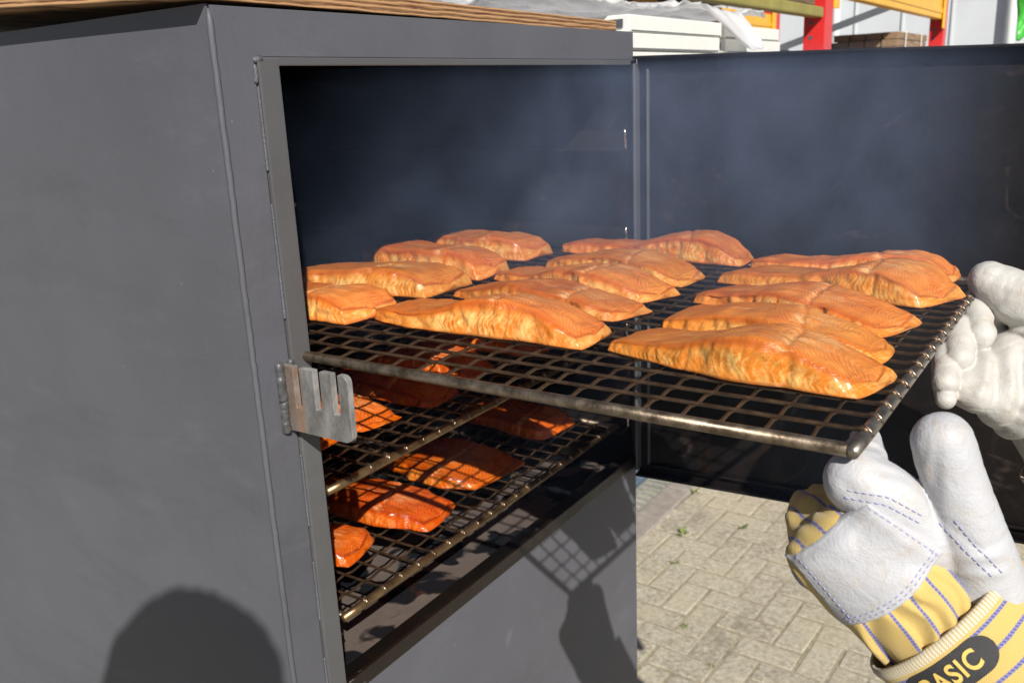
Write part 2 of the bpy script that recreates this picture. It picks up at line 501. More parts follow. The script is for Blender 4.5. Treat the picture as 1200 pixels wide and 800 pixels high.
def tube_data(pts, rad, seg=8, caps=True):
    pts = [Vector(p) for p in pts]
    n = len(pts)
    rad = rad if isinstance(rad, (list, tuple, np.ndarray)) else [rad] * n
    V, F = [], []
    t0 = (pts[1] - pts[0]).normalized()
    a = t0.orthogonal().normalized()
    for i, p in enumerate(pts):
        t = (pts[min(i + 1, n - 1)] - pts[max(i - 1, 0)]).normalized()
        a = (a - t * a.dot(t)).normalized()
        b = t.cross(a)
        for k in range(seg):
            an = 2 * math.pi * k / seg
            V.append(p + (a * math.cos(an) + b * math.sin(an)) * rad[i])
    for i in range(n - 1):
        for k in range(seg):
            F.append((i * seg + k, i * seg + (k + 1) % seg, (i + 1) * seg + (k + 1) % seg, (i + 1) * seg + k))
    if caps:
        F.append(tuple(range(seg - 1, -1, -1)))
        F.append(tuple((n - 1) * seg + k for k in range(seg)))
    return V, F
def tube(name, pts, rad, mat, parent=None, seg=8):
    V, F = tube_data(pts, rad, seg)
    c = sum((Vector(v) for v in V), Vector()) / len(V)
    me = bpy.data.meshes.new(name)
    me.from_pydata([v - c for v in V], [], F)
    return link(name, me, mat, parent, c, True)
def poly_extrude(name, outline, axis, a0, a1, mat, parent=None, bev=.001):
    """outline: list of 2-D points in the two other axes; extruded from a0 to a1 along axis"""
    bm = bmesh.new()
    def P(u, v, a):
        return {'x': (a, u, v), 'y': (u, a, v), 'z': (u, v, a)}[axis]
    cu = sum(p[0] for p in outline) / len(outline); cv = sum(p[1] for p in outline) / len(outline); ca = (a0 + a1) / 2
    vs = [bm.verts.new(P(u - cu, v - cv, a0 - ca)) for u, v in outline]
    f = bm.faces.new(vs)
    r = bmesh.ops.extrude_face_region(bm, geom=[f])
    d = Vector(P(0, 0, a1 - a0))
    bmesh.ops.translate(bm, vec=d, verts=[g for g in r['geom'] if isinstance(g, bmesh.types.BMVert)])
    bmesh.ops.recalc_face_normals(bm, faces=bm.faces)
    if bev:
        es = [e for e in bm.edges if len(e.link_faces) == 2 and e.calc_face_angle(0) > .5]
        bmesh.ops.bevel(bm, geom=es, offset=bev, segments=2, affect='EDGES', profile=.6)
    return link(name, to_mesh(bm, name), mat, parent, P(cu, cv, ca))

# numpy value noise
_tab = np.random.RandomState(7).rand(32, 32, 32)
def vn(p, scale, seed=0):
    q = np.asarray(p, float) * scale + seed * 11.37
    i = np.floor(q).astype(int); f = q - i
    f = f * f * (3 - 2 * f)
    i0 = i & 31; i1 = (i + 1) & 31
    x0, y0, z0 = i0[..., 0], i0[..., 1], i0[..., 2]
    x1, y1, z1 = i1[..., 0], i1[..., 1], i1[..., 2]
    fx, fy, fz = f[..., 0], f[..., 1], f[..., 2]
    c00 = _tab[x0, y0, z0] * (1 - fx) + _tab[x1, y0, z0] * fx
    c10 = _tab[x0, y1, z0] * (1 - fx) + _tab[x1, y1, z0] * fx
    c01 = _tab[x0, y0, z1] * (1 - fx) + _tab[x1, y0, z1] * fx
    c11 = _tab[x0, y1, z1] * (1 - fx) + _tab[x1, y1, z1] * fx
    return ((c00 * (1 - fy) + c10 * fy) * (1 - fz) + (c01 * (1 - fy) + c11 * fy) * fz) * 2 - 1
def weld_bead(name, a, b, r, mat, parent, seed=1, n=None, lump=1.0):
    a, b = Vector(a), Vector(b)
    L = (b - a).length
    n = n or max(6, int(L / (r * .55)))
    rs = random.Random(seed)
    d = (b - a) / n
    pts, rad = [], []
    for i in range(n + 1):
        pts.append(a + d * i + Vector([rs.uniform(-1, 1) * r * .25 * lump for _ in range(3)]))
        rad.append(r * (1 + lump * (-.28 + .42 * abs(math.sin(i * 1.6)) + rs.uniform(-.1, .1))))
    rad[0] = rad[-1] = r * .3
    return tube(name, pts, rad, mat, parent, 8)

# ------------------------------------------------------------------ ground
def sheet(name, x0, x1, y0, y1, z, mat):
    me = bpy.data.meshes.new(name)
    cx, cy = (x0 + x1) / 2, (y0 + y1) / 2
    me.from_pydata([(x0 - cx, y0 - cy, 0), (x1 - cx, y0 - cy, 0), (x1 - cx, y1 - cy, 0), (x0 - cx, y1 - cy, 0)], [], [(0, 1, 2, 3)])
    o = link(name, me, mat, None, (cx, cy, z)); o['kind'] = 'structure'
    return o
GZ = -.60                                # yard level; the origin is on the cabinet front
KG = (1.56 - GZ) / 1.56
def GX(x): return -.5915 + (x + .5915) * KG
def GY(y): return -.65 + (y + .65) * KG
sheet('ground', -150, 150, -150, 150, GZ - .014, GROUND)
PX0, PX1, PY0, PY1 = GX(1.0), GX(3.0), GY(-.78), GY(.60)
BU = .090 * KG
pav = sheet('pavement', PX0, PX1, PY0, PY1, GZ - .0035, SAND)
BR = []
for k in range(4):
    bm = bmesh.new()
    jx, jy = (.945, .955, .96, .94)[k], (.44, .45, .435, .455)[k]
    bm_box(bm, -jx * BU, jx * BU, -jy * BU, jy * BU, -.03, 0, .005, 2)
    rr = random.Random(k)
    for v in bm.verts:
        v.co.x += rr.uniform(-.0022, .0022); v.co.y += rr.uniform(-.0022, .0022)
    me = to_mesh(bm, 'paver'); me.materials.append(PAVER); BR.append(me)
cen = Vector(((PX0 + PX1) / 2, (PY0 + PY1) / 2, 0))
ca, sa = math.cos(R(-3)), math.sin(R(-3))
for i in range(-60, 60):
    for j in range(-40, 40):
        for vert in (0, 1):
            bx = (i + 2 * j) * BU; by = (i - 2 * j) * BU
            if vert: cx_, cy_ = bx + .5 * BU, by + 2 * BU
            else: cx_, cy_ = bx + BU, by + .5 * BU
            X = cen.x + cx_ * ca - cy_ * sa; Y = cen.y + cx_ * sa + cy_ * ca
            hx, hy = (.5 * BU, BU) if vert else (BU, .5 * BU)
            if X - hx < PX0 or X + hx > PX1 or Y - hy < PY0 or Y + hy > PY1 + .3: continue
            o = bpy.data.objects.new('paver', BR[rng.randrange(4)])
            COL.objects.link(o); o.parent = pav
            o.location = (X - pav.location.x, Y - pav.location.y, rng.uniform(-.0028, .002) + .0035)
            o.rotation_euler = (rng.uniform(-.008, .008), rng.uniform(-.008, .008), R(-3) + (math.pi / 2 if vert else 0) + rng.uniform(-.008, .008))
# kerb stones, drain
kx = GX(.8)
for k, Lk in enumerate((1.2, 1.1, 1.15, 1.1)):
    o = box('kerb_stone', kx, kx + Lk - .006, GY(.612), GY(.712), GZ - .08, GZ + .014, [KERB], None, .008, 3)
    o['kind'] = 'structure'
    kx += Lk
dr = thing('drain_grating', 'galvanised bar grating of the gutter beside the kerb stones', 'grating', (GX(2.3), GY(.765), GZ))
box('frame_rail', -.9, .9, -.067, -.059, -.05, .006, DRAIN, dr)
box('frame_rail', -.9, .9, .059, .067, -.05, .006, DRAIN, dr)
box('channel', -.9, .9, -.058, .058, -.075, -.05, SOOT, dr)  # black floor stands in for the dark comb shade between the bars
for k in range(28):
    x = -.88 + k * .0635
    box('bar', x, x + .036, -.0585, .0585, -.012, .010, DRAIN, dr, .002)
sl2 = box('rear_slab', GX(.8), GX(4.2), GY(.825), 4.2, GZ - .08, GZ + .02, DARKBLUE, None, .006); sl2['kind'] = 'structure'
# weeds in the joints
wl = ['tiny weed with rounded leaves rooted beside the kerb stone', 'small tuft of green weed between the grey paving blocks']
def weed(x, y, s, n, seed):
    rs = random.Random(seed)
    V, F = [], []
    for k in range(n):
        a = rs.uniform(0, 2 * math.pi); el = rs.uniform(.25, 1.1); L = s * rs.uniform(.5, 1.1); wd = L * rs.uniform(.07, .13)
        d = Vector((math.cos(a) * math.cos(el), math.sin(a) * math.cos(el), math.sin(el)))
        sd = Vector((-math.sin(a), math.cos(a), 0)) * wd
        b = len(V)
        V += [Vector((0, 0, 0)), d * L * .4 + sd * .8, d * L * .75 + sd * .9 + Vector((0, 0, -L * .04)), d * L + Vector((0, 0, -L * .16)), d * L * .75 - sd * .9 + Vector((0, 0, -L * .04)), d * L * .4 - sd * .8]
        F += [(b, b + 1, b + 5), (b + 1, b + 2, b + 4, b + 5), (b + 2, b + 3, b + 4)]
    me = bpy.data.meshes.new('weed'); me.from_pydata(V, [], F)
    return link('weed', me, WEED, None, (GX(x), GY(y), GZ - .006))
WS = [(2.47, .595, .03, 14), (2.13, .50, .038, 20), (2.28, .33, .034, 16), (1.93, .44, .028, 14), (1.60, .27, .020, 14), (1.99, .245, .012, 8), (1.46, .13, .018, 12), (2.32, .575, .02, 8)]
for k, (x, y, s, n) in enumerate(WS):
    tag(weed(x, y, s * KG, n, k), 'small green weed growing from a joint between grey paving blocks', 'weed', 'weeds in the paving joints')

# ------------------------------------------------------------------ smoker cabinet
W_OP, Z0, Z1 = .7335, .934, 1.599       # opening
XL = -.069                               # left outer face
ZT = 1.643
DEP = .98
sm = thing('smoker_cabinet', 'tall dark grey steel smoker cabinet with its door swung open', 'smoker', (0, 0, 0))
def part(*a, **k): return box(*a, parent=sm, **k)
# left side sheet, subdivided and slightly uneven so that the paint catches light unevenly
def panel_x(name, x, y0, y1, z0, z1, mat, thick=.003, n=40, amp=.0019, seed=3):
    ys = np.linspace(y0, y1, n); zs = np.linspace(z0, z1, n)
    Y, Zz = np.meshgrid(ys, zs, indexing='ij')
    P = np.stack([np.zeros_like(Y), Y, Zz], -1)
    e = np.minimum.reduce([(Y - y0), (y1 - Y), (Zz - z0), (z1 - Zz)]); e = np.clip(e / .08, 0, 1)
    dx = (vn(P, 4.2, seed) * amp + vn(P, 9, seed + 1) * amp * .4) * e
    V = [(float(x + dx[i, j]), float(Y[i, j]), float(Zz[i, j])) for i in range(n) for j in range(n)]
    V += [(x + thick, float(Y[i, j]), float(Zz[i, j])) for i in range(n) for j in range(n)]
    F = []; N = n * n
    for i in range(n - 1):
        for j in range(n - 1):
            a, b, c, d = i * n + j, (i + 1) * n + j, (i + 1) * n + j + 1, i * n + j + 1
            F.append((a, d, c, b)); F.append((N + a, N + b, N + c, N + d))
    for i in range(n - 1):
        for q in (0, n - 1):
            for a, b in ((i * n + q, (i + 1) * n + q), (q * n + i, q * n + i + 1)):
                m0 = len(V); V += [V[a], V[b], V[N + b], V[N + a]]; F.append((m0, m0 + 1, m0 + 2, m0 + 3))
    me = bpy.data.meshes.new(name); me.from_pydata(V, [], F)
    return link(name, me, mat, sm, None, True)
lp = panel_x('side_panel', XL, .004, DEP, GZ + .12, ZT, PAINT)
lp.data.materials.append(SOOT)
for p in lp.data.polygons:
    if p.normal.x > .9: p.material_index = 1
    if abs(p.normal.x) < .5: p.use_smooth = False
# front: left stile + header as one bent sheet
poly_extrude('front_frame', [(XL + .003, GZ + .12), (-.026, GZ + .12), (-.026, 1.6005), (W_OP, 1.6005), (W_OP, ZT - .001), (XL + .003, ZT - .001)], 'y', 0, .003, PAINT, sm, .0006)
part('front_panel', -.0255, W_OP, .0004, .0035, GZ + .12, .914, mat=PAINT, bev=.0008)
weld_bead('corner_weld', (XL + .0015, .0015, GZ + .125), (XL + .0015, .0015, ZT - .004), .0030, PAINT, sm, 2, 260, .32)
# opening trim bar on the left
part('trim_bar', -.0245, 0, -.0035, .0025, .934, 1.5995, mat=PAINT_TRIM, bev=.0014)
part('trim_bar', -.0245, W_OP, -.0022, .0025, 1.5925, 1.6001, mat=PAINT_TRIM, bev=.0012)
for k, (z0_, z1_) in enumerate([(1.50, 1.575), (1.36, 1.47), (1.14, 1.22), (1.03, 1.10), (.95, .985)]):
    weld_bead('seam_weld', (-.0258, -.0012, z0_), (-.0258, -.0012, z1_), .0013, PAINT, sm, 10 + k, None, .5)
weld_bead('weld_blob', (-.028, -.001, 1.598), (-.018, -.001, 1.5985), .0030, PAINT, sm, 5, 6)
weld_bead('weld_blob', (-.0265, -.001, 1.577), (-.0262, -.001, 1.594), .0022, PAINT, sm, 6, 7)
part('hinge_bar', W_OP + .0002, W_OP + .0042, -.0042, .0036, .905, 1.604, mat=PAINT_TRIM, bev=.0006)
# rest of the box
part('right_panel', W_OP - .003, W_OP, .0045, DEP, GZ + .12, ZT - .002, mat=[SOOT])
rp = part('right_cladding', W_OP + .0005, W_OP + .003, .004, DEP, GZ + .12, ZT - .002, mat=PAINT)
part('back_panel', XL + .004, W_OP - .004, DEP - .004, DEP - .001, GZ + .12, ZT - .002, mat=SOOT)
part('top_panel', XL + .004, W_OP - .004, .005, DEP - .005, ZT - .006, ZT - .003, mat=SOOT)
part('drip_tray', XL + .004, W_OP - .004, .026, DEP - .005, .905, .909, mat=TRAY)
part('sill', -.024, W_OP - .0035, .0036, .024, .9225, .9335, mat=SOOT, bev=.0025)
part('sill_lip', -.0245, W_OP - .0005, -.0016, .0034, .9145, .9345, mat=SILL, bev=.001)
part('bottom_panel', XL + .004, W_OP - .004, .005, DEP - .005, GZ + .12, GZ + .124, mat=SOOT)
for (x, y) in ((XL + .03, .03), (W_OP - .03, .03), (XL + .03, DEP - .03), (W_OP - .03, DEP - .03)):
    part('leg', x - .02, x + .02, y - .02, y + .02, GZ - .004, GZ + .1195, mat=PAINT)
# rails: angle irons on both walls
RZ = [1.462, 1.305, 1.138, .984]
for k, z in enumerate(RZ):
    for side in (0, 1):
        if side:
            ol = [(.7298, z), (.7298, z + .032), (.7265, z + .032), (.7265, z + .0035), (.694, z + .0035), (.694, z)]
        else:
            ol = [(-.0655, z), (-.0655, z + .032), (-.062, z + .032), (-.062, z + .0035), (.016, z + .0035), (.016, z)]
        poly_extrude('shelf_rail', ol, 'y', .012, .93, RAIL, sm, 0)
    weld_bead('rail_weld', (.727, .0115, z), (.727, .013, z + .036), .0035, WELD, sm, 30 + k, 7)
weld_bead('rail_weld', (.722, .014, 1.303), (.71, .02, 1.300), .0028, WELD, sm, 40, 6)
# door catch: slotted comb plate standing out from the frame
def comb():
    zb, zt, y1 = 1.2505, 1.3165, -.0865
    pts = [(-.0005, zb), (-.078, zb)]
    for k in range(5):
        a = k / 4 * math.pi / 2; pts.append((-.078 - .0085 * math.sin(a), zb + .0085 - .0085 * math.cos(a)))
    for k in range(5):
        a = k / 4 * math.pi / 2; pts.append((-.0795 - .007 * math.cos(a), zt - .007 + .007 * math.sin(a)))
    for yc, zs in ((-.0700, 1.2765), (-.0465, 1.2775), (-.0195, 1.2755)):
        pts += [(yc - .0042, zt), (yc - .0042, zs), (yc + .0042, zs), (yc + .0042, zt)]
    pts.append((-.0005, zt))
    return pts
cp = poly_extrude('door_catch', comb(), 'x', -.0365, -.0295, [CATCH, CATCH_CUT_LIT], sm, .0007)
for p in cp.data.polygons:
    if abs(p.normal.x) < .8: p.material_index = 1
weld_bead('catch_weld', (-.040, -.0015, 1.247), (-.040, -.0015, 1.321), .0045, WELD_PAINT, sm, 50, 34, .6)
weld_bead('catch_weld', (-.026, -.0015, 1.247), (-.026, -.0015, 1.321), .0035, WELD_PAINT, sm, 51, 34, .6)
# door: hinged at the right edge, opened 98 degrees, sagging a little
dd = Vector((.1333, -.9906, -.026))
dn = Vector((-.9910, -.1333, 0))                  # inner face normal (towards the cabinet opening)
DH3 = Matrix((dd, dn, Vector((0, 0, 1)))).transposed()
DORG = Vector((.7372, -.0045, .902))
DWID, DH = .75, .704
def dpart(name, x0, x1, y0, y1, z0, z1, mat, parent=None, bev=.0015):
    bm = bmesh.new(); bm_box(bm, x0, x1, y0, y1, z0, z1, bev)
    for v in bm.verts: v.co = DH3 @ v.co
    bmesh.ops.recalc_face_normals(bm, faces=bm.faces)
    return link(name, to_mesh(bm, name), mat, parent)
dsheet = dpart('door', 0, DWID, -.0025, .0005, 0, DH, [SOOT_DOOR, PAINT], sm, .0012)
dsheet.location = DORG
for p in dsheet.data.polygons:
    if p.center.dot(dn) < -.0018: p.material_index = 1
dpart('edge_strip', .0005, .005, .0007, .024, .012, DH - .012, PAINT_TRIM, dsheet)
dpart('edge_strip', DWID - .005, DWID - .0005, .0007, .024, .012, DH - .012, SOOT_DOOR, dsheet)
dpart('edge_strip', .0005, DWID - .0005, .0007, .024, DH - .005, DH - .0005, SOOT_DOOR, dsheet)
dpart('edge_strip', .0005, DWID - .0005, .0007, .024, .0005, .005, SOOT_DOOR, dsheet)
dpart('seal_bar', .018, .0215, .0007, .010, .02, DH - .02, PAINT_TRIM, dsheet)
dpart('seal_bar', .016, DWID - .016, .0007, .010, .016, .021, SOOT_DOOR, dsheet)
for z in (.09, .6):
    V, F = tube_data([DH3 @ Vector((-.001, -.009, z - .035)), DH3 @ Vector((-.001, -.009, z + .035))], .0055, 12)
    me = bpy.data.meshes.new('hinge'); me.from_pydata(V, [], F); link('hinge', me, PAINT_TRIM, dsheet, None, False)

# plywood top
ply = box('plywood_board', -.083, .742, .001, 1.0, 0, .0175, PLY, None, .0012)
from mathutils import Euler
ply.rotation_euler = (R(2.9), R(.25), R(2.3))
ply.location = Vector((-.0875, -.002, 1.6462)) + Euler((R(2.9), R(.25), R(2.3))).to_matrix() @ Vector((.4125, .4995, .00875))
tag(ply, 'brown plywood board lying on top of the grey smoker cabinet', 'board')

# ------------------------------------------------------------------ wire racks
RW, RD, PITCH = .664, .880, .0315
def rack(label, mat_world, seed, end=None, parent_group='wire racks of the smoker'):
    """local x 0..RW across, y 0..RD from the front tube backwards, z=0 at the wire tops"""
    t = thing('wire_rack', label, 'rack', group=parent_group)
    rs = random.Random(seed)
    zt = -.0065
    def tb(pts, rad, mat, seg=14):
        V, F = tube_data(pts, rad, seg)
        me = bpy.data.meshes.new('frame_tube'); me.from_pydata(V, [], F)
        return link('frame_tube', me, mat, t, None, True)
    r = .0051
    tb([(.0, .004, zt), (.0, RD * .3, zt - .0006), (.0, RD * .7, zt), (.0, RD - .004, zt)], r, TUBE)
    tb([(RW, .004, zt), (RW, RD - .004, zt)], r, TUBE)
    tb([(-.0045, 0, zt), (.03, 0, zt), (RW * .5, 0, zt - .0004), (RW + .0045, 0, zt)], [r * .93, r * 1.06, r, r], end or TUBE_END, 16)
    tb([(-.0045, RD, zt), (RW + .0045, RD, zt)], r, TUBE_END)
    nx = int(RW / PITCH); px = RW / nx
    ny = int(RD / PITCH); py = RD / ny
    wr = .0017
    # long wires lie on top and hook over the end tubes
    meshes = []
    for q in range(3):
        rr = random.Random(seed * 10 + q)
        pts = [(0, -.0035, -.0040), (0, .0005, -.0006), (0, .009, -.0020)]
        n = 14
        for k in range(1, n):
            pts.append((rr.uniform(-.0007, .0007), RD * k / n, -.0022 + rr.uniform(-.0004, .0004)))
        pts += [(0, RD - .009, -.0020), (0, RD - .0005, -.0006), (0, RD + .0035, -.0040)]
        V, F = tube_data(pts, [wr * 1.25] * 2 + [wr] * (len(pts) - 4) + [wr * 1.25] * 2, 7)
        me = bpy.data.meshes.new('long_wire'); me.from_pydata(V, [], F); me.materials.append(WIRE)
        me.polygons.foreach_set('use_smooth', np.ones(len(me.polygons), bool)); meshes.append(me)
    for k in range(1, nx):
        o = bpy.data.objects.new('long_wire', meshes[k % 3]); COL.objects.link(o); o.parent = t
        o.location = (k * px + rs.uniform(-.0009, .0009), 0, 0)
        # bright spot weld where it meets the end tube
    meshes = []
    for q in range(3):
        rr = random.Random(seed * 20 + q)
        pts = []
        n = nx * 2
        for k in range(n + 1):
            z = -.0062 + (.0010 if k % 2 == 0 else -.0014) + rr.uniform(-.0003, .0003)
            pts.append((RW * k / n, rr.uniform(-.0006, .0006), z if 0 < k < n else -.0045))
        V, F = tube_data(pts, wr * .95, 6)
        me = bpy.data.meshes.new('cross_wire'); me.from_pydata(V, [], F); me.materials.append(WIRE)
        me.polygons.foreach_set('use_smooth', np.ones(len(me.polygons), bool)); meshes.append(me)
    for k in range(1, ny):
        o = bpy.data.objects.new('cross_wire', meshes[k % 3]); COL.objects.link(o); o.parent = t
        o.location = (0, k * py + rs.uniform(-.0009, .0009), 0)
    # spot welds
    V, F = [], []
    for k in range(1, nx):
        v, f = tube_data([(k * px - .001, -.0062, -.0058), (k * px, -.0040, -.0028), (k * px + .0003, -.0005, .0008), (k * px, .0035, .0002)], [v_ * rs.uniform(.35, .7) for v_ in (.0012, .0026, .0026, .0014)], 7)
        me = bpy.data.meshes.new('spot_weld'); me.from_pydata(v, [], f)
        link('spot_weld', me, WELD_SPOT, t, None, True)
    t.matrix_world = mat_world
    return t
def RM(origin, kx=0.0, ky=0.0, rz=0.0):
    return Matrix.Translation(origin) @ Matrix.Rotation(rz, 4, 'Z') @ Matrix.Rotation(-math.atan(kx), 4, 'Y') @ Matrix.Rotation(math.atan(ky), 4, 'X')
RACK1 = RM(Vector((-.006, -.5245, 1.3245)), -.024, 0)
RACK2 = RM(Vector((.030, .024, 1.158)))
RACK3 = RM(Vector((.030, .020, 1.003)))
rack('wire rack pulled out of the smoker and held by two gloved hands', RACK1, 1)
rack('wire rack pushed in directly beneath the pulled-out rack', RACK2, 2, TUBE_GOLD)
rack('lowest wire rack pushed in just above the drip tray', RACK3, 3, TUBE_GOLD)

# ------------------------------------------------------------------ fish fillets
def smooth(a, b, x):
    t = np.clip((x - a) / (b - a), 0, 1)
    return t * t * (3 - 2 * t)
def fillet(label, base, x, y, ang, L, Wd, H, seed, mat=FISH, prof=0, group='salmon fillets on the pulled-out rack', curl=0.0):
    rs = np.random.RandomState(seed)
    us = [0, .25, .5, .72, .88, .97]
    NU = 110
    y_st, sc = [], []
    for s in us: y_st.append(0); sc.append(s)
    for k in range(NU): y_st.append((k + .0) / (NU - 1)); sc.append(1)
    for s in us[::-1]: y_st.append(1); sc.append(s)
    y_st = np.array(y_st); sc = np.array(sc)
    P = [
        ((0, .08, .2, .36, .5, .64, .8, .93, 1), (.34, .58, .86, 1.0, .90, .58, .40, .37, .26)),
        ((0, .08, .2, .38, .55, .72, .85, .95, 1), (.36, .56, .78, .97, 1.0, .78, .54, .46, .30)),
        ((0, .06, .18, .32, .45, .6, .78, .93, 1), (.34, .70, .98, .97, .76, .48, .40, .44, .30)),
        ((0, .06, .2, .4, .6, .8, .94, 1), (.62, .86, .98, 1.0, .97, .9, .82, .6)),
    ][prof]
    hs = np.interp(y_st, *P) * (1 + .06 * np.interp(y_st * 7, np.arange(9), rs.uniform(-1, 1, 9)))
    ker = np.ones(7) / 7
    hs[6:-6] = np.convolve(np.pad(hs[6:-6], 3, mode='edge'), ker, mode='valid')
    ws = np.interp(y_st, (0, .05, .14, .4, .75, .93, 1), (.84, .92, .97, 1.0, .97, .93, .84)) * (1 + .05 * np.interp(y_st * 9, np.arange(11), rs.uniform(-1, 1, 11)))
    ws = ws * (1 + .05 * np.sin(y_st * 7 + seed))
    # section outline: flat foot, upright cut faces, crisp upper edges, gently domed top
    rx, rz = .13, .24
    pts = [(t_, 0.0) for t_ in np.linspace(-.9, .9, 8)] + [(1.0, .05)]
    pts += [(1.0 - .0 * q, q) for q in np.linspace(.12, 1 - rz, 11)]
    pts += [(1 - rx + rx * math.cos(q), 1 - rz + rz * math.sin(q)) for q in np.linspace(.2, math.pi / 2, 8)]
    pts += [(t_, 1.0) for t_ in np.linspace(1 - rx - .06, -(1 - rx) + .06, 22)]
    pts += [(-(1 - rx) - rx * math.sin(q), 1 - rz + rz * math.cos(q)) for q in np.linspace(0, math.pi / 2 - .2, 8)]
    pts += [(-1.0, q) for q in np.linspace(1 - rz, .12, 11)] + [(-1.0, .05)]
    NV = len(pts)
    cx = np.array([p[0] for p in pts]); cz = np.array([p[1] for p in pts]) * 2 - 1
    th = np.arange(NV)
    U, _ = np.meshgrid(y_st, th, indexing='ij')
    S = sc[:, None]
    CX, CZ = cx[None, :] * np.ones_like(U), cz[None, :] * np.ones_like(U)
    h = (H * hs)[:, None]; wd = (Wd * ws)[:, None]
    zz = (CZ + 1) / 2                                   # 0 bottom .. 1 top
    lean = 1.05 - .13 * zz
    crown = 1 - .05 * CX ** 2 * zz
    slope = 1 + (.07 * np.sin(U * 3 + seed) - .05) * CX * zz
    X = CX * S * wd / 2 * lean
    Z = h * ((CZ * np.sqrt(S) + 1) / 2) * crown * slope
    capb = np.where(U == 0, -1, np.where(U == 1, 1, 0)) * (1 - S ** 2) * .006
    Yl = (U - .5) * L + capb * 1.0
    # skewed ends, bent outline
    Yl = Yl + CX * S * wd * .10 * np.sin(seed * 1.7) * (1 - zz * .4)
    Yl = Yl + np.where(U < .12, 1, 0) * 0 + (0.5 - zz) * (-.010) * smooth(.14, 0, U)    # thick end slopes outward at the foot
    X = X + wd * .10 * np.sin((U - .5) * 2.6 + seed) 
    Q = np.stack([X, Yl, Z], -1)
    n1 = vn(Q, 26, seed); n2 = vn(Q, 62, seed + 3); n3 = vn(Q, 150, seed + 5)
    up = smooth(.08, .4, zz)
    side = smooth(.90, .99, np.abs(CX)) * (1 - smooth(.78, .96, zz)) * smooth(.0, .10, zz)
    # myomere coordinate: chevrons on the top, nested arcs on the cut faces
    tpx = np.abs(X / wd * 2 - .1)
    myo_t = (Yl * (1 + .25 * np.sin(seed)) + .024 * tpx ** 1.5) / .0040
    zr = np.clip(Z / h, 0, 1.2)
    myo_s = (Yl + .016 * np.abs(zr - .42) + .010 * np.sin(Yl * 38 + seed) * zr) / .0062
    capm = (S < .999) * 1.0
    cutm = np.maximum(side, capm * smooth(.75, .4, zz) * .6)
    myo = myo_t * (1 - cutm) + myo_s * cutm
    rid = np.sin(2 * np.pi * (myo_s + n2 * 1.1)) * side * .0004 * smooth(0, .2, U) * smooth(1, .75, U)
    nx_ = np.sign(CX) * side
    X = X + nx_ * (rid + n3 * .0014 * up + n2 * .0022 + n1 * .0018)
    Z = Z + up * (n1 * .0020 + n2 * .0009 + n3 * .0004)
    # gaping flake split across the top
    g0 = .34 + .06 * np.sin(seed * 2.1)
    gap = np.exp(-((U - g0 - .10 * (X / wd)) / .012) ** 2) * (1 - cutm) * smooth(.1, .5, zz)
    Z = Z - gap * .0022
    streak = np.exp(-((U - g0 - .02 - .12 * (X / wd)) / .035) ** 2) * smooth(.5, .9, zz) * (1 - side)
    highlight = np.exp(-((U - g0 + .08) / .10) ** 2) * np.exp(-((X / wd - .02) / .28) ** 2) * smooth(.6, .9, zz) * .9  # pale highlight near the crest, painted into the colour
    streak = np.maximum(streak, highlight)
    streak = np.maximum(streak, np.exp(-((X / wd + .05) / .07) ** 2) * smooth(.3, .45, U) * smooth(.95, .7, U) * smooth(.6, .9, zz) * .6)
    edge = np.exp(-((zz - .90) / .11) ** 2) * smooth(.78, .92, np.abs(CX))
    edge = np.maximum(edge, smooth(.20, .02, zz) * .45)
    edge = np.maximum(edge, smooth(.80, .97, U) * .5 * (1 - cutm))
    # flaking of the cut face: upright ragged relief, a few deep clefts
    Qs = np.stack([np.sign(CX) * 3.0 + 0 * Yl, Yl * 1.0, Z * .30], -1)
    fl = 1 - np.abs(vn(Qs, 75, seed + 9)) * 2
    fl2 = vn(Qs, 170, seed + 12)
    clf = np.clip(1 - np.abs(vn(np.stack([CX * 0, Yl, Z * .35], -1), 34, seed + 15)) * 7, 0, 1)
    X = X + np.sign(CX) * side * (fl * .0010 + fl2 * .0006 - clf * .0022)
    # lengthwise fibres and shallow dents on top
    Qt = np.stack([X, Yl * .22, 0 * X], -1)
    Z = Z + (1 - cutm) * up * (vn(Qt, 150, seed + 20) * .0006 + vn(Qt, 320, seed + 22) * .0003)
    Z = np.maximum(Z, .0004 + n2 * .0006)
    Z = Z + curl * (U - .5) ** 2 * 4 * H
    nst = len(y_st)
    V = np.stack([X, Yl, Z], -1).reshape(-1, 3)
    idx = np.arange(nst * NV).reshape(nst, NV)
    a = idx[:-1]; b = idx[1:]
    F = np.stack([a, np.roll(a, -1, 1), np.roll(b, -1, 1), b], -1).reshape(-1, 4)
    me = bpy.data.meshes.new('salmon_fillet')
    me.from_pydata(V.tolist(), [], F.tolist())
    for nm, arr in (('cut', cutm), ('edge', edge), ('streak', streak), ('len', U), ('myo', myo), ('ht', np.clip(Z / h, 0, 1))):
        at = me.attributes.new(nm, 'FLOAT', 'POINT')
        at.data.foreach_set('value', arr.reshape(-1).astype(np.float32))
    o = link('salmon_fillet', me, [mat], None, None, True)
    # flip so normals point outwards
    me.flip_normals() if sum(p.normal.z * p.area for p in me.polygons if p.center.z > H * .5) < 0 else None
    o.matrix_world = base @ Matrix.Translation(Vector((x, y, .0002))) @ Matrix.Rotation(ang, 4, 'Z')
    tag(o, label, 'fish fillet', group)
    return o
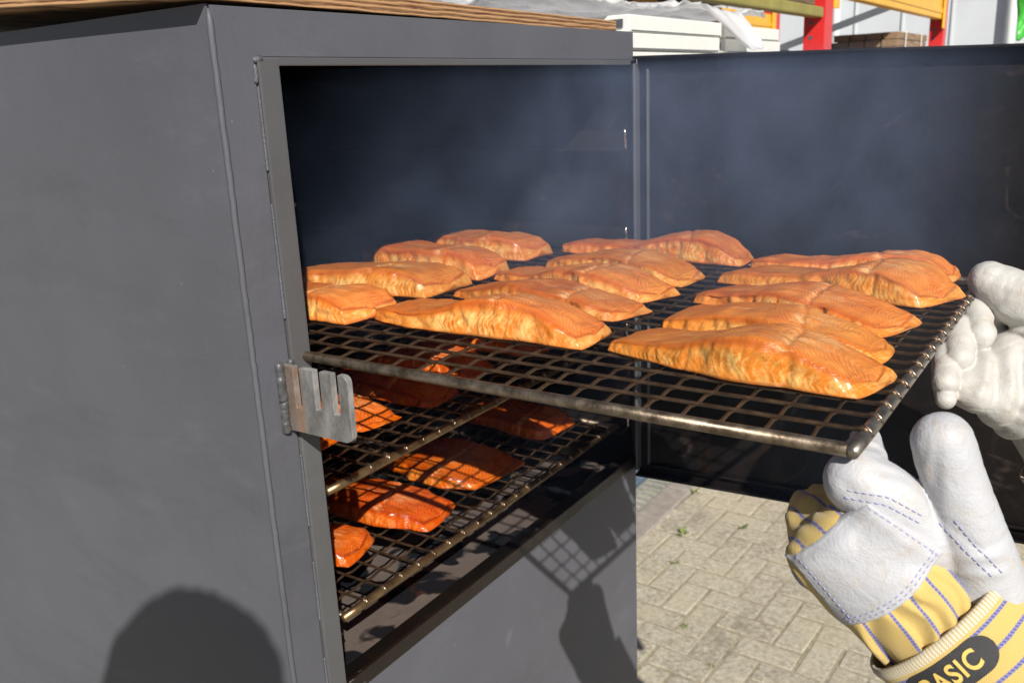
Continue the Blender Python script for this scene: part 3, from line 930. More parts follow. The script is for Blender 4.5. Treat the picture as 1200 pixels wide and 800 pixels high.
def edge_fillet(label, base, a, b, Wd, H, seed, **kw):
    """a = world xy of the thin far end's foot, b = of the thick end's foot, both on the camera-side edge"""
    inv = base.inverted()
    A = inv @ Vector((a[0], a[1], base.translation.z)); B = inv @ Vector((b[0], b[1], base.translation.z))
    d = (A - B); d.z = 0
    L = d.length; d.normalize()
    nrm = Vector((d.y, -d.x, 0))
    c = (A + B) / 2 + nrm * Wd * .5
    return fillet(label, base, c.x, c.y, math.atan2(-d.x, d.y), L * .97, Wd, H * .90, seed, **kw)
FL = [
 # label, thin end, thick end, width, height, profile
 ('orange salmon fillet with tall pale flaking side at the corner by the raised thumb', (.118, -.268), (.080, -.505), .088, .041, 0),
 ('orange salmon fillet second in line from the glove-held corner, pale ragged tip at its end', (.216, -.27), (.186, -.492), .086, .033, 1),
 ('orange salmon fillet in the middle of the row nearest the gloves', (.345, -.253), (.285, -.482), .090, .030, 1),
 ('broad salmon fillet next to last in the gloves row, tall blunt thick end', (.475, -.243), (.425, -.497), .100, .043, 2),
 ('salmon fillet farthest along the gloves row, beside the curled white glove', (.60, -.235), (.570, -.490), .088, .036, 2),
 ('large pale-sided salmon fillet at the front of the middle row beside the empty wires', (.123, .034), (.102, -.240), .086, .043, 0),
 ('slim salmon fillet second in the middle row behind the large pale-sided one', (.262, .020), (.222, -.222), .080, .030, 1),
 ('salmon fillet third in the middle row with pale chalky side', (.372, .042), (.322, -.210), .086, .037, 0),
 ('salmon fillet fourth in the middle row, mostly hidden behind its neighbour', (.475, .03), (.437, -.205), .086, .036, 1),
 ('salmon fillet last of the middle row with dipped back and thick domed end', (.615, .082), (.600, -.222), .082, .043, 2),
 ('salmon fillet cut off by the grey door frame, spiral grain on its end', (.078, .235), (.076, .030), .094, .034, 3),
 ('flat-topped salmon fillet lying behind the one cut off by the door frame', (.205, .255), (.222, .040), .115, .036, 3),
 ('salmon fillet deep in the smoker with a tall blunt pale face', (.395, .310), (.352, .062), .100, .040, 3),
 ('salmon fillet deepest in the smoker, lying against the far rack corner', (.530, .295), (.520, .085), .100, .038, 3),
]
for k, (lab, a, b, wd, hh, pr) in enumerate(FL):
    edge_fillet(lab, RACK1, a, b, wd, hh, 11 + k, prof=pr)
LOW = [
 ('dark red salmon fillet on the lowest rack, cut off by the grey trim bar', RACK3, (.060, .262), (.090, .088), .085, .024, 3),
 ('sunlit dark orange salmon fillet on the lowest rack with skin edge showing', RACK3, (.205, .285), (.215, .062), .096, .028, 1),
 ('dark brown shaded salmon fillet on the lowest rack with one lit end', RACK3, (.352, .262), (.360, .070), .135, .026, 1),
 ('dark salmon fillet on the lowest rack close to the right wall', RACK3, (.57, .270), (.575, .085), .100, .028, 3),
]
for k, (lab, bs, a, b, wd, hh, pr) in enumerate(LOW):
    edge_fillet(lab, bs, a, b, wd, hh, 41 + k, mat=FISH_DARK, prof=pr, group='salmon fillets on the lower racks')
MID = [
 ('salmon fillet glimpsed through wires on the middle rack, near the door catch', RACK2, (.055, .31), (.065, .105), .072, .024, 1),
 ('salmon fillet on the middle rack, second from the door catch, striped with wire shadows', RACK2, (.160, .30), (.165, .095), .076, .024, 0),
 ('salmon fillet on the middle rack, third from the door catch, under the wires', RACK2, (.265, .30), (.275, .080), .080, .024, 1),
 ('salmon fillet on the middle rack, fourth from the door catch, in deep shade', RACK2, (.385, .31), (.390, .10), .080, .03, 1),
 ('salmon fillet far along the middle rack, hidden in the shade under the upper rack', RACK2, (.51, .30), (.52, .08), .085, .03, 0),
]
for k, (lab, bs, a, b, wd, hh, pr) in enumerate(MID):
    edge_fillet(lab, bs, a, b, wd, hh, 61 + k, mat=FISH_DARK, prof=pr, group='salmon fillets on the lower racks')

# ------------------------------------------------------------------ implicit surfaces (gloves, photographer)
def cone_d(P, a, b, ra, rb):
    a, b = np.array(a, float), np.array(b, float)
    ab = b - a
    t = np.clip(((P - a) @ ab) / max(ab @ ab, 1e-12), 0, 1)
    return np.linalg.norm(P - a - t[..., None] * ab, axis=-1) - (ra + (rb - ra) * t)
def smin(a, b, k):
    h = np.clip(.5 + .5 * (b - a) / k, 0, 1)
    return b * (1 - h) + a * h - k * h * (1 - h)
def chain_d(P, pts, k):
    d = None
    for (a, b) in zip(pts[:-1], pts[1:]):
        c = cone_d(P, a[:3], b[:3], a[3], b[3])
        d = c if d is None else np.minimum(d, c)
    return d
def surface_nets(fn, lo, hi, h):
    lo = np.array(lo, float)
    n = np.ceil((np.array(hi) - lo) / h).astype(int) + 1
    g = [lo[i] + np.arange(n[i]) * h for i in range(3)]
    G = np.stack(np.meshgrid(*g, indexing='ij'), -1)
    val = np.empty(n)
    for i in range(0, n[0], 8):
        val[i:i + 8] = fn(G[i:i + 8])
    ins = val < 0
    cn = n - 1
    acc = np.zeros((*cn, 3)); cnt = np.zeros(cn)
    cor = [(i, j, k) for i in (0, 1) for j in (0, 1) for k in (0, 1)]
    sl = lambda c: tuple(slice(c[q], c[q] + cn[q]) for q in range(3))
    for a in cor:
        for ax in range(3):
            if a[ax]: continue
            b = list(a); b[ax] = 1; b = tuple(b)
            va, vb = val[sl(a)], val[sl(b)]
            m = ins[sl(a)] != ins[sl(b)]
            t = np.where(m, va / np.where(va == vb, 1, va - vb), 0)
            for q in range(3):
                acc[..., q] += np.where(m, a[q] + (t if q == ax else 0), 0)
            cnt += m
    act = cnt > 0
    vid = -np.ones(cn, int); vid[act] = np.arange(act.sum())
    ii = np.argwhere(act)
    V = lo + (ii + acc[act] / cnt[act][:, None]) * h
    F = []
    for ax in range(3):
        o1, o2 = [(1, 2), (2, 0), (0, 1)][ax]
        s0 = [slice(None)] * 3; s1 = [slice(None)] * 3
        s0[ax] = slice(0, n[ax] - 1); s1[ax] = slice(1, n[ax])
        A = ins[tuple(s0)]; B = ins[tuple(s1)]
        for flip in (0, 1):
            e = np.argwhere((A & ~B) if not flip else (~A & B))
            ok = (e[:, o1] > 0) & (e[:, o2] > 0) & (e[:, o1] < cn[o1]) & (e[:, o2] < cn[o2])
            e = e[ok]
            if not len(e): continue
            def sh(d1, d2):
                q = e.copy(); q[:, o1] += d1; q[:, o2] += d2
                return vid[q[:, 0], q[:, 1], q[:, 2]]
            q = np.stack([sh(0, 0), sh(-1, 0), sh(-1, -1), sh(0, -1)], 1)
            if flip: q = q[:, ::-1]
            F.append(q)
    F = np.concatenate(F)
    F = F[(F >= 0).all(1)]
    return V, F
def np_mesh(name, V, F, mats, parent, attrs=None):
    me = bpy.data.meshes.new(name)
    me.from_pydata(np.asarray(V).tolist(), [], np.asarray(F).tolist())
    for k, v in (attrs or {}).items():
        at = me.attributes.new(k, 'FLOAT', 'POINT'); at.data.foreach_set('value', np.asarray(v).astype(np.float32))
    return link(name, me, mats, parent, None, True)

LOCAL = Matrix((RT, UP, FW)).transposed()      # glove frame: x right, y up, z away from the photographer
def glove_root(label, px, py, depth, k):
    o = thing('work_glove', label, 'glove', group='leather work gloves holding the rack')
    org = CAM + FW * depth + RT * ((px - 600) / 1043.2 * depth) + UP * ((400 - py) / 1043.2 * depth)
    M4 = LOCAL.to_4x4(); M4.translation = org
    # the frame (right, up, away) is left-handed, so mirror is avoided by using y, x order below
    return o, org
class GF:
    """sketch units -> glove-local metres"""
    def __init__(s, px, py, k): s.px, s.py, s.k = px, py, k
    def __call__(s, x, y, d): return ((x - s.px) / s.k, (s.py - y) / s.k, -d / s.k)
    def c(s, pts): return [(*s(x, y, d), r / s.k) for x, y, d, r in pts]
def place(o, org):
    M4 = BASIS.to_4x4(); M4.translation = org; o.matrix_world = M4

# ---- glove at the near corner
gl, org = glove_root('white leather work glove with raised thumb and yellow striped cuff printed BASIC', 1000, 520, .604, 1727)
place(gl, org)
g = GF(1000, 520, 1727)
thumb = g.c([(1168, 696, 18, 44), (1141, 630, 6, 41), (1117, 568, -4, 38), (1099, 516, -12, 35)])
index = g.c([(1100, 640, 30, 44), (1055, 594, 20, 42), (1016, 566, 28, 40), (1030, 548, 52, 31), (1047, 526, 84, 20)])
palm1 = g.c([(1105, 660, 60, 50), (1150, 700, 50, 50)])
rows = [g.c([(1105, 712, 30, 46), (1040, 628, 40, 44)]), g.c([(1080, 725, 40, 48), (1005, 645, 48, 43)]), g.c([(1058, 738, 52, 44), (980, 668, 66, 36)])]
wrist = g.c([(1085, 712, 45, 60), (1120, 765, 50, 64), (1150, 800, 55, 66)])
fing = [g.c([(1014, 640, 58, 34), (1016, 618, 90, 29), (1026, 606, 122, 25)]),
        g.c([(996, 658, 68, 33), (1000, 622, 108, 28), (1010, 612, 140, 24)]),
        g.c([(984, 676, 78, 31), (984, 634, 124, 26), (994, 622, 155, 22)])]
def ridge(P, g_, a, b, wpx):
    """bell profile about a sketched crease line (x, y only)"""
    A = np.array(g_(*a, 0)[:2]); B_ = np.array(g_(*b, 0)[:2]); ab = B_ - A
    q = P[..., :2] - A
    t = np.clip((q @ ab) / (ab @ ab), 0, 1)
    d = np.linalg.norm(q - t[..., None] * ab, axis=-1)
    return np.exp(-(d / (wpx / g_.k)) ** 2) * np.sin(np.pi * np.clip(t, .04, .96)) ** .5
def sd_leather(P):
    d = chain_d(P, thumb, .008)
    d = smin(d, chain_d(P, palm1, .01), .012)
    d = smin(d, chain_d(P, index, .008), .0025)
    wr = vn(P, 30, 3) * .0007 + vn(P, 85, 5) * .0004
    for (a, b, w_, h) in (((1078, 520), (1090, 610), 5, -.0016), ((1120, 500), (1150, 590), 16, -.0012), ((1095, 605), (1135, 640), 5, -.0012),
                          ((1110, 650), (1160, 640), 6, .0016), ((1118, 668), (1166, 662), 6, .0016), ((1128, 640), (1170, 620), 5, -.0012),
                          ((1022, 522), (1050, 532), 3.5, -.0016), ((1020, 532), (1052, 545), 3.5, -.0014), ((1025, 548), (1060, 560), 4, -.0012),
                          ((985, 560), (1010, 590), 6, -.0010), ((1050, 560), (1082, 590), 6, .0012)):
        wr = wr + ridge(P, g, a, b, w_) * h
    cre = np.clip(1 - np.abs(vn(P, 55, 33)) * 5, 0, 1) * .0004
    return d - wr + cre
def sd_fabric(P):
    d = None
    for c in rows:
        q = chain_d(P, c, .01); d = q if d is None else smin(d, q, .014)
    d = smin(d, chain_d(P, wrist, .01), .016)
    for c in fing:
        d = np.minimum(d, smin(d, chain_d(P, c, .008), .006))
    # gathers running lengthwise near the wrist
    a = P[..., 0] * -.62 + P[..., 1] * .78      # along the hand, towards the knuckles
    b = P[..., 0] * .78 + P[..., 1] * .62
    wri = np.clip((.02 - (a + .105)) / .05, 0, 1) * .6 + .2
    d = d - wri * .0035 * np.sin(b * 420 + vn(P, 45, 9) * 3.5) - vn(P, 50, 11) * .0014
    return d
LO, HI = g(905, 830, 200), g(1260, 470, -70)
V, F = surface_nets(sd_leather, (g(930, 0, 0)[0], g(0, 790, 0)[1], g(0, 0, 130)[2]), (g(1250, 0, 0)[0], g(0, 465, 0)[1], g(0, 0, -75)[2]), .0016)
np_mesh('leather_palm', V, F, LEATHER, gl)
V, F = surface_nets(sd_fabric, (g(905, 0, 0)[0], g(0, 890, 0)[1], g(0, 0, 190)[2]), (g(1240, 0, 0)[0], g(0, 520, 0)[1], g(0, 0, -50)[2]), .0018)
ax = V[:, 0] * .80 + V[:, 1] * .60; al = V[:, 0] * -.60 + V[:, 1] * .80
np_mesh('cotton_back', V, F, STRIPE_HAND, gl, {'ax': ax, 'al': al})
# leather knuckle strap, laid over the back of the hand
def surf_z(fn, x, y, z0=.05, z1=-.12, n=260):
    zs = np.linspace(z0, z1, n)
    P = np.stack(np.broadcast_arrays(x[..., None], y[..., None], zs), -1)
    v = fn(P)
    hit = v < 0
    k = hit.argmax(-1)
    miss = ~hit.any(-1)
    k = np.clip(k, 1, n - 1)
    va = np.take_along_axis(v, (k - 1)[..., None], -1)[..., 0]; vb = np.take_along_axis(v, k[..., None], -1)[..., 0]
    t = np.clip(va / np.where(va == vb, 1, va - vb), 0, 1)
    z = zs[k - 1] + (zs[k] - zs[k - 1]) * t
    kk = v.argmin(-1)
    return np.where(miss, zs[kk], z)
def sd_smooth(P):
    d = None
    for c in rows:
        q = chain_d(P, c, .01); d = q if d is None else smin(d, q, .014)
    d = smin(d, chain_d(P, wrist, .01), .016)
    return smin(d, chain_d(P, index, .008), .012)
QA, QB, QC, QD = (1012, 588), (1094, 643), (1003, 744), (941, 667)
def patch_xy(s, t):
    x = (QA[0] * (1 - s) + QB[0] * s) * (1 - t) + (QD[0] * (1 - s) + QC[0] * s) * t
    y = (QA[1] * (1 - s) + QB[1] * s) * (1 - t) + (QD[1] * (1 - s) + QC[1] * s) * t
    x = x + 5 * np.sin(t * 3.1) * s; y = y + 4 * np.sin(t * 3.1) * s
    return (x - 1000) / 1727, (520 - y) / 1727
n = 60
s_, t_ = np.meshgrid(np.linspace(0, 1, n), np.linspace(0, 1, n), indexing='ij')
xx, yy = patch_xy(s_, t_)
zz = surf_z(sd_smooth, xx, yy)
for _ in range(3):
    zp = np.pad(zz, 1, mode='edge'); zz = (zp[:-2, 1:-1] + zp[2:, 1:-1] + zp[1:-1, :-2] + zp[1:-1, 2:] + 4 * zz) / 8
ed = np.minimum.reduce([s_, 1 - s_, t_, 1 - t_])
PZ = np.stack([xx, yy, zz], -1)
lift = .0030 + .0016 * smooth(0, .12, ed) + vn(PZ, 70, 21) * .0007 + np.abs(vn(PZ, 38, 23)) * .0012
top = PZ + np.array([0, 0, 1.0]) * lift[..., None]
bot = PZ - np.array([0, 0, .004])
idx = np.arange(n * n).reshape(n, n)
F = [(idx[i, j], idx[i, j + 1], idx[i + 1, j + 1], idx[i + 1, j]) for i in range(n - 1) for j in range(n - 1)]
N2 = n * n
ring = [idx[i, 0] for i in range(n)] + [idx[n - 1, j] for j in range(1, n)] + [idx[i, n - 1] for i in range(n - 2, -1, -1)] + [idx[0, j] for j in range(n - 2, 0, -1)]
F += [(ring[k], ring[(k + 1) % len(ring)], ring[(k + 1) % len(ring)] + N2, ring[k] + N2) for k in range(len(ring))]
pm = np_mesh('knuckle_strap', np.concatenate([top.reshape(-1, 3), bot.reshape(-1, 3)]), F, LEATHER, gl)
# stitching
def stitches(name, path, parent, L=.0032, gap=.0016, r=.00045, mat=THREAD):
    path = [Vector(p) for p in path]
    cum = [0]
    for a, b in zip(path[:-1], path[1:]): cum.append(cum[-1] + (b - a).length)
    def at(s):
        s = max(0, min(cum[-1], s))
        for k in range(len(path) - 1):
            if s <= cum[k + 1]:
                f = (s - cum[k]) / max(1e-9, cum[k + 1] - cum[k]); return path[k].lerp(path[k + 1], f)
        return path[-1]
    V, F = [], []
    s = 0
    while s + L < cum[-1]:
        p, q = at(s), at(s + L)
        v, f = tube_data([p + Vector((0, 0, -.0006)), p.lerp(q, .3) + Vector((0, 0, .0002)), p.lerp(q, .7) + Vector((0, 0, .0002)), q + Vector((0, 0, -.0006))], r, 5)
        b = len(V); V += v; F += [tuple(i + b for i in ff) for ff in f]
        s += L + gap
    me = bpy.data.meshes.new(name); me.from_pydata(V, [], F)
    o = link(name, me, mat, parent, None, True); o['kind'] = 'stuff'
    return o
for sv in (.90, .955):
    i = int(sv * (n - 1)); stitches('stitching', [top[i, j] for j in range(1, n - 1)], pm)
for tv in (.035,):
    j = int(tv * (n - 1)); stitches('stitching', [top[i, j] for i in range(1, n - 1)], pm)
for tv in (.94,):
    j = int(tv * (n - 1)); stitches('stitching', [top[i, j] for i in range(1, n - 1)], pm)
def leather_path(pts):
    a = np.array(pts, float)
    tt = np.linspace(0, len(a) - 1, 40)
    X = np.interp(tt, np.arange(len(a)), a[:, 0]); Y = np.interp(tt, np.arange(len(a)), a[:, 1])
    x = (X - 1000) / 1727; y = (520 - Y) / 1727
    z = surf_z(sd_leather, x, y)
    return [(x[k], y[k], z[k] + .0004) for k in range(40)]
lobj = [o for o in gl.children if o.name.startswith('leather_palm')][0]
for pts in ([(990, 583), (1030, 588), (1075, 612)], [(992, 574), (1033, 579), (1078, 604)], [(1094, 610), (1118, 640), (1150, 672)], [(1104, 604), (1128, 634), (1158, 664)]):
    stitches('stitching', leather_path(pts), lobj)
# cuff
def cuff(parent, g, c0, axis, e1, r1, e2r, length, flare, mat, seed, nA=160, nL=44, wall=.0028):
    c0 = np.array(g(*c0)); A = np.array(axis, float); A /= np.linalg.norm(A)
    E1 = np.array(e1, float); E1 -= A * (E1 @ A); E1 /= np.linalg.norm(E1)
    E2 = np.cross(A, E1)
    ang = np.linspace(0, 2 * np.pi, nA, endpoint=False)
    ss = np.linspace(0, length, nL)
    Sg, Ag = np.meshgrid(ss, ang, indexing='ij')
    def surf(S_, A_, off):
        f = 1 + flare * S_ / length
        base = c0 + S_[..., None] * A + (np.cos(A_) * r1 * f)[..., None] * E1 + (np.sin(A_) * e2r * f)[..., None] * E2
        nv = np.cos(A_)[..., None] / r1 * E1 + np.sin(A_)[..., None] / e2r * E2
        nv /= np.linalg.norm(nv, axis=-1, keepdims=True)
        w_ = vn(base, 22, seed) * .0035 + vn(base, 48, seed + 2) * .0012
        w_ = w_ + .0016 * np.exp(-((S_ - .004) / .004) ** 2)
        return base + nv * (w_ + off)[..., None]
    out = surf(Sg, Ag, np.zeros_like(Sg)); inn = surf(Sg, Ag, np.full_like(Sg, -wall))
    circ = Ag * (r1 + e2r) / 2
    idx = np.arange(nL * nA).reshape(nL, nA); N_ = nL * nA
    F = []
    for i in range(nL - 1):
        for j in range(nA):
            k = (j + 1) % nA
            F.append((idx[i, j], idx[i, k], idx[i + 1, k], idx[i + 1, j]))
            F.append((N_ + idx[i, j], N_ + idx[i + 1, j], N_ + idx[i + 1, k], N_ + idx[i, k]))
    for i in (0, nL - 1):
        for j in range(nA):
            k = (j + 1) % nA
            F.append((idx[i, j], N_ + idx[i, j], N_ + idx[i, k], idx[i, k]))
    V = np.concatenate([out.reshape(-1, 3), inn.reshape(-1, 3)])
    o = np_mesh('cuff', V, F, mat, parent, {'ax': np.concatenate([Sg.ravel()] * 2), 'al': np.concatenate([circ.ravel()] * 2)})
    bm = bmesh.new(); bm.from_mesh(o.data); bmesh.ops.recalc_face_normals(bm, faces=bm.faces); bm.to_mesh(o.data); bm.free()
    return o, surf, (c0, A, E1, E2)
AX = (.69, -.72, .14)
cf, csurf, cinfo = cuff(gl, g, (1122, 722, 46), AX, (.72, .69, 0), .0625, .046, .15, .16, STRIPE_CUFF, 31)
# printed badge BASIC on the cuff
def find_s_ang(px, py):
    best = None
    S_, A_ = np.meshgrid(np.linspace(0, .15, 90), np.linspace(0, 2 * np.pi, 240), indexing='ij')
    P = csurf(S_, A_, np.zeros_like(S_))
    q = P @ np.array(BASIS.to_3x3()).T + np.array(org) - np.array(CAM)
    x = q @ np.array(RT); y = q @ np.array(UP); z = q @ np.array(FW)
    u = 600 + 1043.2 * x / z; v = 400 - 1043.2 * y / z
    d = (u - px) ** 2 + (v - py) ** 2 + (z - z.min()) * 3000
    i = np.unravel_index(d.argmin(), d.shape)
    return S_[i], A_[i]
cS, cA = find_s_ang(1114, 792)
def on_cuff(u, v, off):
    """u along the rim (right-up), v towards the hand"""
    u = np.asarray(u, float); v = np.asarray(v, float)
    sgn = CUFF_SGN
    return csurf(cS - v, cA + sgn * u / .052, np.full_like(u, off))
pa = csurf(np.array([cS]), np.array([cA]), np.array([0.]))[0]; pb = csurf(np.array([cS]), np.array([cA + .1]), np.array([0.]))[0]
CUFF_SGN = 1 if (pb - pa) @ np.array((.72, .69, 0)) > 0 else -1
def badge():
    hw, hh, rr_ = .030, .0120, .0118
    nu, nvv = 80, 26
    V, F = [], []
    us = np.linspace(-hw, hw, nu)
    for u in us:
        d = max(0, abs(u) - (hw - rr_)); lim = hh if d <= 0 else (hh - rr_) + math.sqrt(max(0, rr_ ** 2 - d ** 2))
        for t in np.linspace(-1, 1, nvv): V.append((u, t * max(lim, .0004)))
    V = np.array(V)
    P = on_cuff(V[:, 0], V[:, 1], .0009)
    idx = np.arange(nu * nvv).reshape(nu, nvv)
    F = [(idx[i, j], idx[i + 1, j], idx[i + 1, j + 1], idx[i, j + 1]) for i in range(nu - 1) for j in range(nvv - 1)]
    b = np_mesh('badge', P, F, LOGO, cf)
    cu = bpy.data.curves.new('lettering', 'FONT'); cu.body = 'BASIC'; cu.size = .0165; cu.align_x = 'CENTER'; cu.align_y = 'CENTER'; cu.offset = .00042; cu.space_character = 1.12
    tmp = bpy.data.objects.new('lettering_source', cu); COL.objects.link(tmp)
    bpy.context.view_layer.update()
    me = bpy.data.meshes.new_from_object(tmp.evaluated_get(bpy.context.evaluated_depsgraph_get()))
    bpy.data.objects.remove(tmp)
    bm = bmesh.new(); bm.from_mesh(me)
    bmesh.ops.triangulate(bm, faces=bm.faces)
    bmesh.ops.subdivide_edges(bm, edges=[e for e in bm.edges if e.calc_length() > .002], cuts=2, use_grid_fill=False)
    bmesh.ops.triangulate(bm, faces=bm.faces)
    bm.to_mesh(me); bm.free()
    xy = np.array([v.co[:2] for v in me.vertices]); xy[:, 0] *= .80; xy[:, 1] *= 1.12
    P = on_cuff(xy[:, 0], xy[:, 1], .0018)
    me.vertices.foreach_set('co', P.ravel()); me.update()
    link('lettering', me, LOGO_TXT, cf)
badge()
def sleeve(parent, c0, A, r, length):
    c0 = Vector(c0); A = Vector(A)
    pts = [c0 + A * (length * k / 8) for k in range(9)]
    V, F = tube_data(pts, [r * (1 + .25 * k / 8) for k in range(9)], 24)
    me = bpy.data.meshes.new('sleeve'); me.from_pydata(V, [], F)
    return link('sleeve', me, SLEEVE, parent, None, True)
sleeve(gl, cinfo[0] + cinfo[1] * .07, cinfo[1], .038, .26)

# ---- glove at the far end
gr, org2 = glove_root('cream leather work glove with fingers curled round the far end of the rack', 1133, 330, 1.06, 984)
place(gr, org2)
h_ = GF(1151, 335, 984)
thumb2 = h_.c([(1250, 414, -50, 44), (1222, 388, -44, 39), (1194, 358, -34, 33), (1166, 336, -22, 23)])
palm2 = [h_.c([(1215, 420, -20, 44), (1172, 440, -35, 34), (1118, 456, -60, 20)]), h_.c([(1225, 440, -20, 50), (1185, 474, -45, 40), (1130, 466, -70, 18)]), h_.c([(1235, 470, -25, 54), (1270, 540, -30, 58)])]
fing2 = [h_.c([(1188, 398, 0, 21), (1160, 362, -4, 19), (1147, 398, -38, 16)]),
         h_.c([(1166, 420, -14, 21), (1132, 392, -20, 18), (1114, 424, -56, 15)]),
         h_.c([(1148, 444, -28, 19), (1109, 421, -36, 16), (1092, 450, -70, 14)]),
         h_.c([(1136, 464, -44, 17), (1098, 456, -56, 13), (1090, 468, -74, 11)])]
FOLDS = [((1152, 402), (1116, 470), 7, .0034), ((1168, 408), (1146, 500), 8, .0042), ((1160, 405), (1132, 486), 6, -.0034), ((1192, 420), (1172, 520), 9, .0040),
         ((1180, 415), (1160, 512), 6, -.0036), ((1215, 420), (1202, 530), 9, .0034), ((1204, 420), (1188, 526), 6, -.0034), ((1160, 384), (1232, 396), 6, -.0050),
         ((1150, 470), (1200, 500), 6, -.0020), ((1175, 345), (1225, 372), 7, .0022), ((1150, 330), (1190, 345), 5, -.0012)]
def sd_g2(P):
    d = None
    for c in palm2:
        q = chain_d(P, c, .01); d = q if d is None else smin(d, q, .016)
    d = smin(d, chain_d(P, thumb2, .008), .004)
    f = None
    for c in fing2:
        q = chain_d(P, c, .004); f = q if f is None else smin(f, q, .0007)
    d = smin(d, f, .0028)
    for (a, b, w_, hh_) in FOLDS: d = d - ridge(P, h_, a, b, w_ * .85) * hh_ * 1.25
    return d - vn(P, 45, 6) * .0007 - vn(P, 100, 7) * .0005 + np.clip(1 - np.abs(vn(P, 60, 17)) * 5, 0, 1) * .0005
V, F = surface_nets(sd_g2, (h_(1065, 0, 0)[0], h_(0, 610, 0)[1], h_(0, 0, 65)[2]), (h_(1335, 0, 0)[0], h_(0, 300, 0)[1], h_(0, 0, -135)[2]), .0016)
lp2 = np_mesh('leather_palm', V, F, LEATHER_B, gr)
cf2, _, ci2 = cuff(gr, h_, (1252, 522, -28), (.62, -.78, .16), (.78, .62, 0), .062, .05, .14, .12, STRIPE_CUFF, 37, 90, 24)
sleeve(gr, ci2[0] + ci2[1] * .07, ci2[1], .042, .26)

# ------------------------------------------------------------------ background: pallet racking, panels, wall
BS = 1.333
def B3(x, y, z): return (-.5915 + (x + .5915) * BS, -.65 + (y + .65) * BS, 1.56 + (z - 1.56) * BS)
pr = thing('pallet_rack', 'red and yellow pallet racking standing behind the open door', 'racking', B3(2.85, .26, 0))
pr.scale = (BS, BS, BS)
UZ = (GZ - .004 - B3(0, 0, 0)[2]) / BS
def rpart(name, x0, x1, y0, y1, z0, z1, mat, bev=.003):
    return box(name, x0 - 2.85, x1 - 2.85, y0 - .26, y1 - .26, z0, z1, mat, pr, bev)
for xu in (2.80, 5.27):
    for yu in (.265, 1.24):
        up_ = rpart('upright', xu, xu + .10, yu, yu + .075, UZ, 3.1, RED)
        for z in np.arange(1.5, 2.1, .05):
            bm = bmesh.new(); bmesh.ops.create_circle(bm, cap_ends=True, radius=.008, segments=12)
            for v in bm.verts: v.co = Vector((-.0512, v.co.x, v.co.y))
            me = to_mesh(bm, 'slot')
            if yu < 1: link('slot', me, DGREY, up_, (0, .012, float(z) - (3.1 + UZ) / 2))
    for z in (.4, 1.2, 2.5):
        rpart('frame_brace', xu + .03, xu + .07, .345, 1.235, z, z + .04, DGREY)
for (xa, xb, zz_, mt) in ((2.903, 5.267, 1.850, YEL), (1.35, 2.797, 1.765, OLIVE), (2.903, 5.267, 1.50, YEL)):
    for yu in (.27, 1.245):
        h2 = .105 if mt is YEL else .035
        rpart('beam', xa, xb, yu, yu + .045, zz_, zz_ + h2, mt, .006)
        if mt is YEL:
            rpart('beam_rib', xa, xb, yu - .004, yu - .0005, zz_ + .03, zz_ + .055, YEL, .001)
            rpart('beam_end_plate', xa - .008, xa + .06, yu - .012, yu - .0055, zz_ - .05, zz_ + .14, YEL)
            rpart('beam_end_plate', xb - .06, xb + .008, yu - .012, yu - .0055, zz_ - .05, zz_ + .14, YEL)
for k in range(13):
    rpart('deck_board', 2.95 + k * .176, 3.10 + k * .176, .272, 1.288, 1.6055, 1.623, WOOD, .002)
box('diagonal_brace', -.02, .02, -.5, .5, -.02, .02, DGREY, pr, .002)
db = [o for o in pr.children if o.name.startswith('diagonal_brace')][0]
db.location = (2.35, .75, 1.80); db.rotation_euler = (R(-18), 0, R(12))
# pallets on the upper level
def pallet(x, y, z, lab, Lx=1.2, Ly=.95):
    t = thing('wooden_pallet', lab, 'pallet', B3(x, y, z), 'pallets on the upper racking level'); t.scale = (BS, BS, BS)
    for k in range(3): box('skid', 0, Lx, k * (Ly - .1) / 2, k * (Ly - .1) / 2 + .1, 0, .022, WOOD_D, t, .002)
    for i in range(3):
        for k in range(3): box('block', i * (Lx - .14) / 2, i * (Lx - .14) / 2 + .14, k * (Ly - .1) / 2 + .002, k * (Ly - .1) / 2 + .098, .0225, .10, WOOD_D, t, .002)
    for k in range(7): box('top_board', k * (Lx - .12) / 6, k * (Lx - .12) / 6 + .12, 0, Ly, .1005, .122, WOOD_D, t, .002)
pallet(1.50, .275, 1.8008, 'dark wooden pallet on the racking above the white panels')
pallet(3.05, .30, 1.9557, 'wooden pallet on the yellow racking beam above the timber bundle')
# stacked white panels under film
def panel(x0, x1, y0, y1, z, h, lab):
    t = thing('white_panel', lab, 'panel', (x0, y0, z), 'white panels stacked on the racking')
    bm = bmesh.new()
    bm_box(bm, 0, x1 - x0, 0, y1 - y0, 0, h, .003)
    link('slab', to_mesh(bm, 'slab'), WHITE_PVC, t)
    box('end_channel', -.004, -.0005, .012, y1 - y0 - .012, .008, h - .008, DGREY, t, .001)
    box('edge_groove', .01, x1 - x0 - .01, -.0012, -.0002, h * .06, h * .12, DGREY, t, .0002)
TRZ = 1.5065
tr = thing('trestle', 'timber trestle carrying the white panels behind the smoker', 'trestle', (1.3, .65, GZ))
for x in (-.22, .12):
    for y in (-.12, .22): box('leg', x, x + .07, y, y + .07, 0, TRZ - GZ - .165, WOOD, tr)
for y in (-.125, .215): box('bearer', -.26, .66, y, y + .08, TRZ - GZ - .1645, TRZ - GZ - .0905, WOOD, tr)
for x in (-.24, .08, .40, .60): box('cross_beam', x, x + .07, -.47, .30, TRZ - GZ - .09, TRZ - GZ + .0215, WOOD, tr)
rs = random.Random(5)
NAMES = ['lowest', 'second', 'middle', 'fourth', 'topmost']
